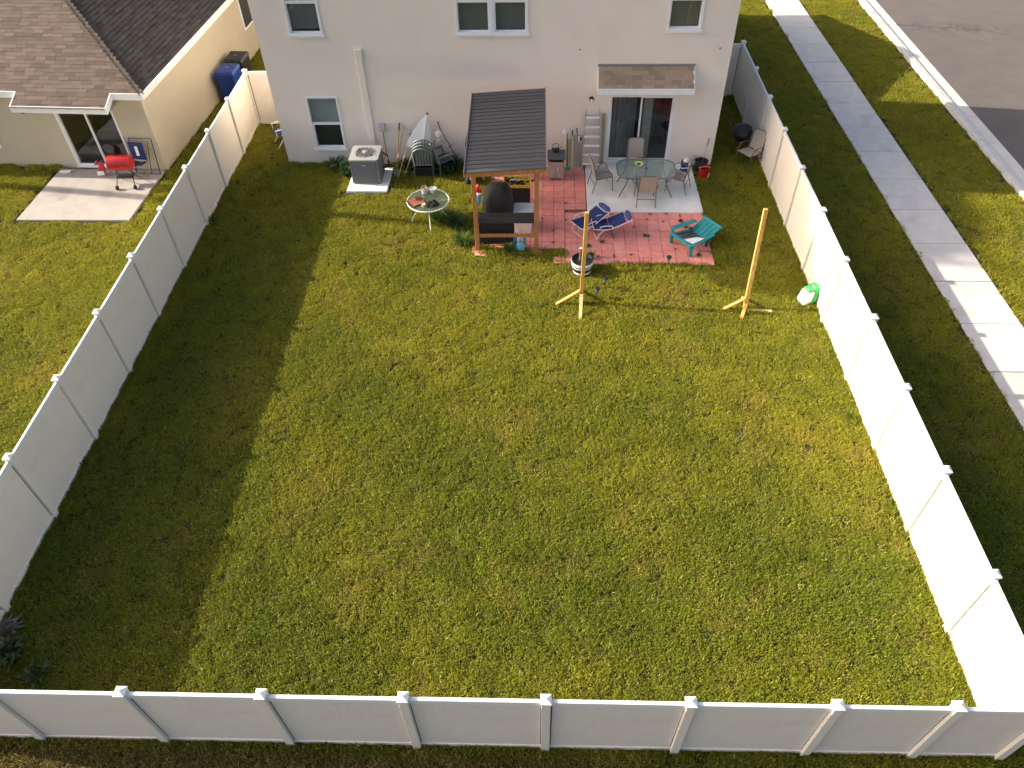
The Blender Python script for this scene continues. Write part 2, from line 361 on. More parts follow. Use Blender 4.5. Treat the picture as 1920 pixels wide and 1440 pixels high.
cap_me = MB().add([(-.073,-.073,1.80),(.073,-.073,1.80),(.073,.073,1.80),(-.073,.073,1.80),(-.073,-.073,1.835),(.073,-.073,1.835),(.073,.073,1.835),(-.073,.073,1.835),(0,0,1.872)],
    [(0,3,2,1),(0,1,5,4),(1,2,6,5),(2,3,7,6),(3,0,4,7),(4,5,8),(5,6,8),(6,7,8),(7,4,8)]).mesh('cap', 'vinyl_cap')
def fence(label, pts, ends=(True, True)):
    f = thing('vinyl_fence', label, 'fence', (pts[0][0], pts[0][1], 0), 0, 'white vinyl privacy fences')
    o = Vector((pts[0][0], pts[0][1], 0))
    for i, p in enumerate(pts):
        if (i == 0 and not ends[0]) or (i == len(pts)-1 and not ends[1]): continue
        v = Vector((p[0], p[1], 0))-o
        a = math.atan2(pts[-1][1]-pts[0][1], pts[-1][0]-pts[0][0])
        q = obj('post', post_me, f, v+Vector((0, 0, rnd.uniform(-.012, .012))), a); q.rotation_euler.x = rnd.uniform(-.006, .006); q.rotation_euler.y = rnd.uniform(-.006, .006)
        obj('cap', cap_me, q)
    for a, b in zip(pts, pts[1:]):
        A, B = Vector((*a, 0)), Vector((*b, 0)); d = B-A; me = bay(d.length); rz = math.atan2(d.y, d.x); mid = (A+B)/2-o
        dz = rnd.uniform(-.006, .006)
        for nme, mm in zip(('panel', 'top_rail', 'bottom_rail', 'post_shade_strip', 'post_shade_strip'), me): obj(nme, mm, f, mid+Vector((0, 0, dz)), rz)
    return f
S = 1.9008
lf = [(-3.531-.0164*(2.406-i*S), 2.406-i*S) for i in range(11)]
lf.append((-3.24, -16.76))
fence('long vinyl fence on the left, grey in shade, beside the shadowed strip of lawn', lf)
rf = [(12.19-.0212*(-16.51+i*S), -16.51+i*S) for i in range(12)][::-1]
rf.append((12.53, -16.56))
fence('long vinyl fence on the right, glaring cream in the sun, beside the sidewalk', rf, (True, False))
ff = [(x, -16.7176+.0132*x) for x in (-3.24, .2414-S, .2414, .2414+S, .2414+2*S, .2414+3*S, .2414+4*S, .2414+5*S, 11.28, 12.53)]
fence('vinyl fence across the front, its outer grey side towards the viewer', ff, (False, True))
fence('short vinyl fence closing the gap between left fence and two-storey house', [(-3.56, 2.40), (-2.0, 2.42)], (False, False))
fence('short vinyl fence closing the gap between right fence and two-storey house', [(10.75, 4.36), (12.09, 4.38)], (False, False))

# ------------------------------------------------------------------ the two-storey house
def wall_holes(x0, x1, z0, z1, holes, y0, y1):
    xs = sorted({x0, x1, *[h[0] for h in holes], *[h[1] for h in holes]}); zs = sorted({z0, z1, *[h[2] for h in holes], *[h[3] for h in holes]})
    b = MB()
    inside = lambda X, Z: any(h[0] < X < h[1] and h[2] < Z < h[3] for h in holes)
    vid = {}
    solid = [[not inside((xs[i]+xs[i+1])/2, (zs[j]+zs[j+1])/2) for j in range(len(zs)-1)] for i in range(len(xs)-1)]
    for i in range(len(xs)-1):
        for j in range(len(zs)-1):
            if not solid[i][j]: continue
            a, c, e, f = xs[i], xs[i+1], zs[j], zs[j+1]
            b.add([(a,y0,e),(c,y0,e),(c,y0,f),(a,y0,f)], [(0,1,2,3)]); b.add([(a,y1,e),(c,y1,e),(c,y1,f),(a,y1,f)], [(3,2,1,0)])
            for di, dj, q in ((-1,0,[(a,y0,e),(a,y0,f),(a,y1,f),(a,y1,e)]), (1,0,[(c,y0,e),(c,y1,e),(c,y1,f),(c,y0,f)]), (0,-1,[(a,y0,e),(a,y1,e),(c,y1,e),(c,y0,e)]), (0,1,[(a,y0,f),(c,y0,f),(c,y1,f),(a,y1,f)])):
                I, J = i+di, j+dj
                if not (0 <= I < len(xs)-1 and 0 <= J < len(zs)-1) or not solid[I][J]: b.add(q, [(0,1,2,3)])
    return b
hs = thing('two_storey_house', 'two-storey house with pale beige stucco wall facing the lawn', 'house', (0, 0, 0))
HL, HR = -1.985, 10.725
W = [(-1.09, -.165, 3.82, 5.42), (3.40, 5.31, 3.83, 5.43), (8.92, 9.83, 3.90, 5.43), (-1.06, -.125, .50, 2.12)]
D = (7.58, 9.44, .09, 2.15)
wall_holes(HL, HR, -.05, 5.9, W+[D], 0, .20).build('rear_wall', 'stucco', hs)
wb = MB(); wb.box(HL, HL+.2, .2, 4.6, -.05, 5.9); wb.box(HR-.2, HR, .2, 4.6, -.05, 5.9); wb.box(HL, HR, 4.6, 4.8, -.05, 5.9)
wb.box(HL+.3, HR-.02, 4.8, 11.8, -.05, 3.1); wb.build('side_wall', 'stucco', hs)
def hip(x0, x1, y0, y1, z, t, ridge='x'):
    d = min(x1-x0, y1-y0)/2; zr = z+d*t; b = MB(); e = .16
    if x1-x0 >= y1-y0: r0, r1 = (x0+d, (y0+y1)/2, zr), (x1-d, (y0+y1)/2, zr); top = [(0,1,5,4),(1,2,5),(2,3,4,5),(3,0,4)]
    else: r0, r1 = ((x0+x1)/2, y0+d, zr), ((x0+x1)/2, y1-d, zr); top = [(0,1,4),(1,2,5,4),(2,3,5),(3,0,4,5)]
    b.add([(x0,y0,z),(x1,y0,z),(x1,y1,z),(x0,y1,z), r0, r1], top)
    b.add([(x0,y0,z),(x1,y0,z),(x1,y1,z),(x0,y1,z),(x0,y0,z-e),(x1,y0,z-e),(x1,y1,z-e),(x0,y1,z-e)], [(0,4,5,1),(1,5,6,2),(2,6,7,3),(3,7,4,0),(4,7,6,5)])
    return b
hip(HL-.1, HR+.1, -.1, 4.9, 6.0, .30).build('roof', 'shingle_dark', hs)
gb = MB(); gb.add([(HL+.1,4.81,3.1),(HR+.2,4.81,3.1),(HR+.2,8.6,4.35),(HL+.1,8.6,4.35),(HR+.2,12.1,3.1),(HL+.1,12.1,3.1)], [(0,1,2,3),(3,2,4,5),(1,4,2),(0,3,5),(0,5,4,1)])
gb.build('front_roof', 'shingle_dark', hs)
# interiors: one dark room behind each opening
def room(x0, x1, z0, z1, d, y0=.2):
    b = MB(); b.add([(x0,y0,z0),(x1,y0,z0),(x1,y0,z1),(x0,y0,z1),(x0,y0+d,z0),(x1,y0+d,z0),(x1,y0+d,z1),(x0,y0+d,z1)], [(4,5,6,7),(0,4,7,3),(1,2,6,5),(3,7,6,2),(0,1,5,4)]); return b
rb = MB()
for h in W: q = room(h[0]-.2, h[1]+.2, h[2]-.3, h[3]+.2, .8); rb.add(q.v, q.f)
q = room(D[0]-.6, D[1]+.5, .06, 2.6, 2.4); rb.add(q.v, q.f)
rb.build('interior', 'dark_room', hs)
def frame_mb(x0, x1, z0, z1, wd, y0, y1):
    return MB().box(x0, x0+wd, y0, y1, z0, z1).box(x1-wd, x1, y0, y1, z0, z1).box(x0+wd, x1-wd, y0, y1, z1-wd, z1).box(x0+wd, x1-wd, y0, y1, z0, z0+wd)
def window(x0, x1, z0, z1, rail, kind):
    f = frame_mb(x0, x1, z0, z1, .055, -.022, .12).build('window', 'white_trim', hs)
    bx(x0+.055, x1-.055, -.010, .09, rail-.03, rail+.03).build('meeting_rail', 'white_trim', f)
    bx(x0-.03, x1+.03, -.05, -.023, z0-.05, z0+.005).build('sill', 'white_trim', f)
    frame_mb(x0+.055, x1-.055, z0+.055, rail-.03, .028, .035, .075).build('sash', 'white_trim', f)
    bx(x0+.055, x1-.055, .03, .034, rail+.03, z1-.055).build('pane', 'glass', f)
    bx(x0+.083, x1-.083, .055, .059, z0+.083, rail-.03).build('pane', 'glass', f)
    if kind == 'screen':
        bx(x0+.083, x1-.083, .092, .094, z0+.08, rail-.03).build('insect_screen', 'screen', f)
        bl, lo, mt = MB(), rail-.02, 'blind_pale'
    else: bl, lo, mt = MB(), z0+(.10 if kind == 'blind' else .16), 'blind'
    z = z1-.06
    while z > lo:
        bl.add([(x0+.06, .125, z-.03), (x1-.06, .125, z-.03), (x1-.06, .150, z+.008), (x0+.06, .150, z+.008)], [(0,1,2,3)]); z -= .041
    bl.box(x0+.06, x1-.06, .12, .155, lo-.04, lo-.012)
    bl.build('blind', mt, f)
window(*W[0], 4.66, 'half'); window(*W[2], 4.68, 'blind'); window(*W[3], 1.30, 'screen')
window(3.40, 4.335, 3.83, 5.43, 4.66, 'blind'); window(4.375, 5.31, 3.83, 5.43, 4.66, 'blind')
bx(4.335, 4.375, -.03, .13, 3.83, 5.43).build('window_mullion', 'white_trim', hs)
dr = frame_mb(D[0], D[1], D[2], D[3], .05, -.025, .14).build('sliding_door', 'white_trim', hs)
for k, (a, b, yy) in enumerate(((D[0]+.05, 8.53, .085), (8.47, D[1]-.05, .03))):
    s_ = frame_mb(a, b, D[2]+.05, D[3]-.05, .045, yy-.018, yy+.018).build('door_leaf', 'white_trim', dr)
    bx(a+.045, b-.045, yy-.003, yy+.003, D[2]+.095, D[3]-.095).build('pane', 'glass', s_)
bx(8.50, 8.52, -.012, .012, .95, 1.2).build('door_handle', 'aluminium', dr)
bx(D[0]-.02, D[1]+.02, -.075, -.026, .076, .10).build('door_sill', 'aluminium', dr)
def curtain(x0, x1, y, z0, z1, m):
    b = MB(); n = 26; gr = []
    for j in range(2): gr.append([(x0+(x1-x0)*i/n, y+.035*math.sin(i*1.35), (z0, z1)[j]) for i in range(n+1)])
    b.sheet(gr); return b.build('curtain', m, hs, smooth=True)
curtain(8.60, 8.86, .30, .10, 2.4, 'curtain'); curtain(7.66, 8.40, .34, .10, 2.4, 'blind')
c = MB()                                              # dining chair dimly seen indoors
for px, py in ((9.0, .9), (9.38, .9), (9.0, 1.28), (9.38, 1.28)): c.bar((px, py, .06), (px, py, .50 if py < 1 else .95), .04)
c.box(8.97, 9.41, .87, 1.31, .47, .52); c.box(8.98, 9.40, 1.26, 1.30, .58, .97)
tag(c.build('indoor_chair', 'bronze'), 'dark dining chair dimly seen behind the right glass door leaf', 'chair')
# awning over the door: shingles as pieces
aw = MB(); A0, A1 = 7.22, 9.80
aw.add([(A0,0,2.97),(A1,0,2.97),(A1,-.47,2.53),(A0,-.47,2.53),(A0,0,2.42),(A1,0,2.42),(A1,-.47,2.42),(A0,-.47,2.42)], [(3,2,1,0),(0,4,7,3),(1,2,6,5),(4,5,6,7),(2,3,7,6)])
awo = aw.build('awning', 'white_trim', hs)
bx(A0-.02, A1+.02, -.50, -.472, 2.385, 2.548).build('fascia', 'white_trim', awo)
for X in (A0-.021, A1+.001):
    MB().add([(X,0,2.985),(X,-.47,2.545),(X,-.47,2.40),(X,0,2.84),(X+.02,0,2.985),(X+.02,-.47,2.545),(X+.02,-.47,2.40),(X+.02,0,2.84)], [(0,1,2,3),(7,6,5,4),(0,4,5,1),(1,5,6,2),(2,6,7,3),(3,7,4,0)]).build('verge_board', 'white_trim', awo)
bx(A0-.02, A1+.02, -.03, -.001, 2.965, 3.02).build('flashing', 'ac_grey', awo)
sm = MB(); tw, tl = .30, .165
sm.add([(0,0,.006),(tw-.004,0,.006),(tw-.004,tl,.001),(0,tl,.001),(0,0,-.004),(tw-.004,0,-.004)], [(0,1,2,3),(4,5,1,0),(1,5,2),(0,3,4)])
shg_me = sm.mesh('shingle', 'shingle'); sht_me = sm.mesh('shingle', 'shingle_tan')
sl_ang = math.atan2(.44, .47); n_c = 5
for k in range(n_c):
    s0 = k*.1285; x = A0+.0-( .15 if k % 2 else 0)
    while x < A1-.02:
        xa, xb = max(x, A0), min(x+tw, A1)
        if xb-xa > .06:
            o = obj('shingle', sht_me, awo, (xa, -.485+s0*math.cos(sl_ang), 2.528+s0*math.sin(sl_ang)+rnd.uniform(0, .003)), 0)
            o.rotation_euler = (sl_ang, 0, 0); o.scale.x = (xb-xa)/tw
        x += tw
# things fixed to the wall
pc = MB().box(.60, .78, -.055, -.001, .62, 3.40).build('pipe_cover', 'pvc', hs, bevel=.01)
bx(.585, .795, -.07, -.001, 3.28, 3.47).build('cover_cap', 'pvc', pc, bevel=.012)
eb = bx(.965, 1.12, -.10, -.001, 1.10, 1.32).build('disconnect_box', 'grey_box', hs, bevel=.008)
bx(.955, 1.13, -.115, -.101, 1.09, 1.33).build('box_door', 'grey_box', eb, bevel=.004)
MB().tube([(1.05,-.05,1.10),(1.05,-.05,.75),(1.07,-.06,.45),(1.02,-.12,.30),(.95,-.42,.28)], .016, 8).build('conduit', 'ac_grey', eb, smooth=True)
wl = MB().lathe([(.065,0),(.07,.02),(.055,.05),(.02,.055)], (0,0,0), 16).build('wall_lamp', 'black', hs, smooth=True); wl.location = (7.08, -.001, 2.05); wl.rotation_euler = (R(90), 0, 0)
MB().lathe([(.03,0),(.034,.03),(.02,.05)], (0,-.015,.05), 12).build('bulb', 'white', wl, smooth=True)
for X, Z in ((6.69, 3.42), (10.4, 3.44)):
    o = MB().lathe([(.02,0),(.022,.03),(.008,.035)], (0,0,0), 10).build('hook', 'ac_grey', hs); o.location = (X, -.001, Z); o.rotation_euler = (R(90), 0, 0)

# ------------------------------------------------------------------ neighbour's single-storey house
NRZ = -.045
nh = thing('single_storey_house', 'cream single-storey house with brown shingle roof beyond the left fence', 'house', (-5.62, -.43, 0), NRZ)
ND = (-2.78, -.98, .07, 1.99)
wall_holes(-14.5, 0, -.05, 2.46, [ND, (-6.6, -4.95, .62, 1.9)], 0, .2).build('rear_wall', 'stucco_cream', nh)
MB().box(-.2, 0, .2, 14.5, -.05, 2.46).box(-14.5, -14.3, .2, 14.5, -.05, 2.46).box(-14.3, -.2, 14.3, 14.5, -.05, 2.46).build('side_wall', 'stucco_cream', nh)
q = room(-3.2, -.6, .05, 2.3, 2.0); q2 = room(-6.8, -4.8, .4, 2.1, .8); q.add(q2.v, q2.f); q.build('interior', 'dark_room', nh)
nd = frame_mb(*ND, .05, -.022, .14).build('sliding_door', 'white_trim', nh)
for a, b, yy in ((ND[0]+.05, -1.85, .03), (-1.91, ND[1]-.05, .085)):
    s_ = frame_mb(a, b, ND[2]+.05, ND[3]-.05, .045, yy-.018, yy+.018).build('door_leaf', 'white_trim', nd)
    bx(a+.045, b-.045, yy-.003, yy+.003, ND[2]+.095, ND[3]-.095).build('pane', 'glass', s_)
bx(ND[0]-.02, ND[1]+.02, -.07, -.023, .062, .085).build('door_sill', 'aluminium', nd)
nw = frame_mb(-6.6, -4.95, .62, 1.9, .055, -.022, .12).build('window', 'white_trim', nh)
bx(-6.545, -5.005, .03, .034, .675, 1.845).build('pane', 'glass', nw)
o = bx(-3.72, -3.60, -.10, -.001, 1.78, 1.92).build('wall_lamp', 'black', nh, bevel=.01)
# window on its side wall, seen at the top of the picture
sw_ = bx(-.02, .03, 8.0, 8.9, 1.0, 2.3).build('side_window', 'white_trim', nh); bx(.031, .036, 8.07, 8.83, 1.07, 2.23).build('pane', 'screen', sw_)
# roof
OV, EZ, TS = .22, 2.50, .42
rx0, rx1, ry0, ry1 = -14.5-OV, OV, -OV, 14.5+OV
PX0, PX1, PD = -3.42, -.68, .47
d = (rx1-rx0)/2; apex = ((rx0+rx1)/2, ry0+d, EZ+d*TS)
rbm = MB()
rbm.add([(rx0,ry0,EZ),(rx1,ry0,EZ),(rx1,ry1,EZ),(rx0,ry1,EZ),apex], [(0,1,4),(1,2,4),(2,3,4),(3,0,4)])
rbm.add([(PX0,ry0-PD,EZ-PD*TS),(PX1,ry0-PD,EZ-PD*TS),(PX1,ry0+.02,EZ+.004),(PX0,ry0+.02,EZ+.004)], [(0,1,2,3)])
roof = rbm.build('roof', 'shingle_dark', nh)
fb = MB(); FH = .17
def fas(p, q, th=.025):
    p, q = Vector(p), Vector(q); n = Vector((q.y-p.y, -(q.x-p.x), 0)).normalized()*th
    u = Vector((0,0,.015)); l = Vector((0,0,-FH))
    return MB().add([p+l, q+l, q+u, p+u, p+l+n, q+l+n, q+u+n, p+u+n], [(0,1,2,3),(7,6,5,4),(0,4,5,1),(3,2,6,7),(0,3,7,4),(1,5,6,2)]).build('fascia', 'white_trim', roof)
zp = EZ-PD*TS
fas((rx0,ry0,EZ), (PX0-.03,ry0,EZ)); fas((PX0-.004,ry0,EZ), (PX0-.004,ry0-PD,zp)); fas((PX0-.03,ry0-PD-.003,zp), (PX1+.03,ry0-PD-.003,zp)); fas((PX1+.004,ry0-PD,zp), (PX1+.004,ry0,EZ)); fas((PX1+.03,ry0,EZ), (rx1+.025,ry0,EZ)); fas((rx1,ry0+.001,EZ), (rx1,ry1,EZ))
MB().add([(rx0,ry0,EZ-FH),(rx1,ry0,EZ-FH),(rx1,.0,EZ-FH),(rx0,.0,EZ-FH)], [(0,1,2,3)]).add([(0,ry0,EZ-FH),(rx1,ry0,EZ-FH),(rx1,ry1,EZ-FH),(0,ry1,EZ-FH)], [(0,1,2,3)]).add([(PX0,ry0-PD,zp-FH+.01),(PX1,ry0-PD,zp-FH+.01),(PX1,0,zp-FH+.01),(PX0,0,zp-FH+.01)], [(0,1,2,3)]).build('soffit', 'white_trim', roof)
# shingles: the 300 that show largest are pieces, the rest one part
cand = []
n4 = Matrix.Rotation(NRZ, 4, 'Z'); n4.translation = Vector((-5.62, -.43, 0))
ang = math.atan(TS); EXP = .142; dy = EXP*math.cos(ang); dz = EXP*math.sin(ang)
for face in ('rear', 'right'):
    for k in range(-4 if face == 'rear' else 0, 44):
        y0 = k*dy; z0 = EZ+y0*TS
        if face == 'rear':
            if k < 0: lo, hi = PX0, PX1
            else: lo, hi = max(rx0+y0, -9.5), rx1-y0
            if k < 0 and y0 < -PD: y0c = -PD
        else: lo, hi = ry0+y0, min(ry1-y0, ry0+12)
        x = lo-rnd.random()*.3
        while x < hi:
            a, b = max(x, lo), min(x+.30, hi)
            if b-a > .05:
                if face == 'rear': p = (a, ry0+y0, z0+.004); rot = (ang, 0, 0)
                else: p = (rx1-y0, a, z0+.004); rot = (ang, 0, R(90))
                wp = n4 @ Vector(p); u, v = project(wp)
                if -120 < u < 620 and -160 < v < 330:
                    cand.append(((wp-CAM).length+(0 if (0 < u < 480 and v > 0) else 50), p, rot, (b-a)/tw, face))
            x += .30
cand.sort(key=lambda c: c[0])
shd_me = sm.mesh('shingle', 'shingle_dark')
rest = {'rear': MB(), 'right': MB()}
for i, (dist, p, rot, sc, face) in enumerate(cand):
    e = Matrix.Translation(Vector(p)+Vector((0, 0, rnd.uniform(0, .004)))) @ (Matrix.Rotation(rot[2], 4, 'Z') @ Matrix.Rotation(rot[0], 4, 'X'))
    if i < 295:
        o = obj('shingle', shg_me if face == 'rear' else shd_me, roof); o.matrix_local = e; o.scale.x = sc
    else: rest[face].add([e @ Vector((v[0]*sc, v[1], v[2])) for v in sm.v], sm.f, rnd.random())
for face, m_ in (('rear', 'shingle'), ('right', 'shingle_dark')): stuff(rest[face].build('shingle_field', m_, roof))  # right face: its shade is put into the darker colour
# hip caps
hc = MB()
for k in range(40):
    s0 = k*.15; p = Vector((rx1-s0, ry0+s0, EZ+s0*TS+.012)); q = Vector((rx1-s0-.17, ry0+s0+.17, EZ+(s0+.17)*TS+.022))
    a = Vector((.10, 0, -.02)); b = Vector((0, -.10, -.02)); hc.add([p+b, p, p+a, q+b, q, q+a], [(0,1,4,3),(1,2,5,4)], rnd.random())
stuff(hc.build('hip_shingles', 'shingle', roof))

# ------------------------------------------------------------------ air conditioner
pad = bx(.10, 1.27, -1.63, -.32, -.02, .075).build('condenser_pad', 'slab_concrete', bevel=.01); tag(pad, 'white concrete pad under the grey air conditioner', 'concrete pad')
ac = thing('air_conditioner', 'square grey air conditioner with fan on top, standing on concrete pad', 'air conditioner', (.63, -.86, .075))
w2, H = .41, .80
def rrect(hw, hd, r, n=4):
    out = []
    for (cx_, cy_, a0) in ((hw-r, hd-r, 0), (-hw+r, hd-r, 90), (-hw+r, -hd+r, 180), (hw-r, -hd+r, 270)):
        for i in range(n+1):
            t = R(a0+90*i/n); out.append((cx_+r*math.cos(t), cy_+r*math.sin(t)))
    return out
MB().prism(rrect(w2-.03, w2-.03, .08), .02, .74).build('coil', 'ac_dark', ac)
MB().prism(rrect(w2+.005, w2+.005, .09), 0, .045).build('base_pan', 'ac_grey', ac)
lv = MB()
for k in range(13):
    z = .055+k*.0515; ring = rrect(w2, w2, .09); r2 = rrect(w2-.028, w2-.028, .08); n = len(ring)
    lv.add([(x, y, z) for x, y in ring]+[(x, y, z+.040) for x, y in r2]+[(x, y, z+.006) for x, y in r2], [(i, (i+1) % n, n+(i+1) % n, n+i) for i in range(n)]+[(2*n+i, 2*n+(i+1) % n, (i+1) % n, i) for i in range(n)])
lv.build('louvres', 'ac_grey', ac, smooth=True)
pst = MB()
for a in (-1, 1):
    for b in (-1, 1): pst.bar((a*(w2-.028), b*(w2-.028), .04), (a*(w2-.028), b*(w2-.028), .74), .045)
pst.build('corner_post', 'ac_grey', ac)
tp = MB(); outer = rrect(w2+.012, w2+.012, .09, 8); n = len(outer)
inner = [(.315*math.cos(math.atan2(y, x)), .315*math.sin(math.atan2(y, x))) for x, y in outer]
tp.add([(x, y, .725) for x, y in outer]+[(x, y, .775) for x, y in outer]+[(x, y, .79) for x, y in inner]+[(x, y, .70) for x, y in inner], [(i, (i+1) % n, n+(i+1) % n, n+i) for i in range(n)]+[(n+i, n+(i+1) % n, 2*n+(i+1) % n, 2*n+i) for i in range(n)]+[(2*n+i, 2*n+(i+1) % n, 3*n+(i+1) % n, 3*n+i) for i in range(n)])
tp.build('top_cover', 'ac_top', ac, smooth=True)
gr = MB()
for k in range(5): gr.tube([(r_*math.cos(t*math.pi/14), r_*math.sin(t*math.pi/14), .795) for r_ in (.09+.05*k,) for t in range(28)], .004, 5, True)
for k in range(12): t = k*math.pi/6; gr.tube([(.06*math.cos(t), .06*math.sin(t), .80), (.32*math.cos(t+.15), .32*math.sin(t+.15), .792)], .005, 5)
gr.build('fan_grille', 'ac_top', ac)
MB().lathe([(.075, .79), (.08, .815), (.05, .83), (0, .83)], (0,0,0), 16).build('fan_hub', 'ac_top', ac, smooth=True)
fbm = MB()
for k in range(4):
    t = k*math.pi/2
    def pt(r_, a, z): return (r_*math.cos(t+a), r_*math.sin(t+a), z)
    fbm.add([pt(.06, -.3, .66), pt(.06, .4, .70), pt(.29, .35, .71), pt(.29, -.25, .64)], [(0,1,2,3)])
fbm.build('fan_blades', 'slate_light', ac)
MB().box(-.035, .035, -w2-.004, -w2+.002, .585, .61).build('badge', 'aluminium', ac)
MB().tube([(w2-.02, .2, .2), (w2+.09, .22, .2), (w2+.16, .3, .22), (w2+.1, .52, .4), (.05, .80, .5)], .03, 8).build('refrigerant_pipe', 'black', ac, smooth=True)

# ------------------------------------------------------------------ pergola
PG = R(1.0); pg = thing('wooden_pergola', 'small wooden pergola with dark plank roof sheltering a black counter', 'pergola', (4.08, -4.34, .04), PG)
PW, PDp = 1.53, 3.42
zf, zb = 2.20, 2.42
TR = .062
def pz(y, x=0): return zf+(zb-zf)*y/PDp+TR*x
for x, y in ((0, 0), (PW, 0), (0, PDp), (PW, PDp)):
    bx(x-.055, x+.055, y-.055, y+.055, .0, pz(y, x)-.01).build('post', 'cedar', pg, bevel=.006)
for x, y in ((0, 0), (PW, 0)): bx(x-.15, x+.15, y-.16, y+.15, -.045, .012).build('base_block', 'paver', pg, bevel=.01)
MB().bar((-.22, -.0835, zf+.047-TR*.22), (PW+.22, -.0835, zf+.047+TR*(PW+.22)), .05, .135).build('front_beam', 'cedar', pg, bevel=.006)
MB().bar((-.22, PDp+.08, zb+.047-TR*.22), (PW+.22, PDp+.08, zb+.047+TR*(PW+.22)), .045, .13).build('back_beam', 'cedar', pg, bevel=.006)
for x in (-.09, .35, .76, 1.17, PW+.09):
    MB().bar((x, -.05, zf+.06+TR*x), (x, PDp+.05, zb+.06+TR*x), .045, .10).build('rafter', 'cedar', pg)
plank = []; NP = 22; y0 = -.14; y1 = PDp+.10; stp = (y1-y0)/NP
for k in range(NP):
    a = y0+k*stp; b = a+stp*1.12; za, zb_ = pz(a)+.145, pz(b)+.132
    j = rnd.uniform(-.004, .004)
    l_, r_ = -.20, PW+.23; tl0, tr0 = TR*l_, TR*r_
    MB().add([(l_, a, za+j+tl0), (r_, a, za-j+tr0), (r_, b, zb_+tr0), (l_, b, zb_+tl0), (l_, a, za-.022+j+tl0), (r_, a, za-.022-j+tr0), (r_, b, zb_-.02+tr0), (l_, b, zb_-.02+tl0)], [(0,1,2,3),(7,6,5,4),(0,4,5,1),(1,5,6,2),(2,6,7,3),(3,7,4,0)]).build('roof_plank', 'roof_plank', pg)
for x in (-.208, PW+.232): MB().bar((x, y0, pz(y0, x)+.125), (x, y1, pz(y1, x)+.125), .018, .10).build('edge_trim', 'ac_grey', pg)
bx(.06, PW-.06, -.10, .34, .86, .895).build('counter', 'counter', pg, bevel=.006)
bx(.057, PW-.057, -.04, .0, .40, .49).build('low_rail', 'cedar', pg, bevel=.004)
bx(.057, PW-.057, .28, .32, .78, .855).build('counter_rail', 'cedar', pg)
bx(.057, PW*.62, .20, .215, .02, .84).build('skirt_cloth', 'black_cloth', pg)
for x in (.25, .5, .62, .86, 1.02, 1.16, 1.24, 1.33, 1.42):
    hz = zf+TR*x; MB().tube([(x, -.08, hz-.02), (x, -.085, hz-.07), (x+.012, -.10, hz-.10), (x+.03, -.10, hz-.075)], .007, 6).build('hook', 'steel', pg)
def pgp(x, y, z): return (4.08+x*math.cos(PG)-y*math.sin(PG), -4.34+x*math.sin(PG)+y*math.cos(PG), .04+z)
# things kept under it
gc = thing('covered_grill', 'tall barbecue grill under a black cover inside the pergola', 'grill', (*pgp(.52, 1.12, 0)[:2], .047), PG)
cb = MB(); prof = [(.40,.36,0),(.42,.38,.08),(.41,.37,.7),(.38,.34,.92),(.30,.30,1.10),(.18,.2,1.20),(.02,.02,1.22)]; ng = 24; gv = []; gf = []
for a, b, z in prof:
    for k in range(ng):
        t = 2*math.pi*k/ng; c_, s_ = math.cos(t), math.sin(t); e = .55; wv = 1+.025*math.sin(7*t+z*5)
        gv.append((a*wv*math.copysign(abs(c_)**e, c_), b*wv*math.copysign(abs(s_)**e, s_), z))
for i in range(len(prof)-1):
    for k in range(ng): gf.append((i*ng+k, i*ng+(k+1) % ng, (i+1)*ng+(k+1) % ng, (i+1)*ng+k))
cb.add(gv, gf); cb.build('cover', 'black_cloth', gc, smooth=True)
MB().tube([(-.2,-.405,.62),(0,-.425,.55),(.2,-.405,.62)], .012, 6).build('cover_strap', 'slate_plastic', gc)
ck = thing('storage_tub', 'white lidded tub behind the black counter in the pergola', 'tub', (*pgp(1.18, .98, 0)[:2], .047), PG-.05)
MB().prism(rrect(.22, .28, .05), 0, .50).build('body', 'cream_metal', ck)
MB().prism(rrect(.26, .32, .05), .50, .56).build('lid', 'white', ck, bevel=.01)
MB().add([(-.2,-.26,.562),(.2,-.26,.562),(.2,.26,.562),(-.2,.26,.562),(0,0,.578)], [(0,1,4),(1,2,4),(2,3,4),(3,0,4)]).build('lid_panel', 'white', ck)
ys = thing('yellow_tool_tray', 'yellow tray full of black tools towards the back of the pergola', 'tray', (*pgp(1.0, 2.15, 0)[:2], .047), PG)
MB().box(-.38, .38, -.2, .2, .60, .63).box(-.38, -.35, -.2, .2, .63, .74).box(.35, .38, -.2, .2, .63, .74).box(-.38, .38, .18, .2, .63, .74).box(-.38, .38, -.2, -.18, .63, .68).build('tray', 'yellow', ys)
for x, y in ((-.34,-.16),(.34,-.16),(-.34,.16),(.34,.16)): bx(x-.02, x+.02, y-.02, y+.02, 0, .60).build('leg', 'black', ys)
bx(-.33, .33, -.17, -.155, .06, .58).build('apron', 'black_cloth', ys)
tl_ = MB()
for k in range(12): x = rnd.uniform(-.3, .25); y = rnd.uniform(-.12, .12); tl_.bar((x, y, .65+.01*k/3), (x+rnd.uniform(.05, .25), y+rnd.uniform(-.1, .1), .68+.008*k), .04)
tl_.build('tools', 'black', ys)
cl = MB()
for k in range(5): x = -.2+k*.07; cl.tube([(x,-.05,.74),(x+.05,-.02,.775),(x+.09,-.05,.75)], .008, 5)
cl.build('cable', 'white', ys)
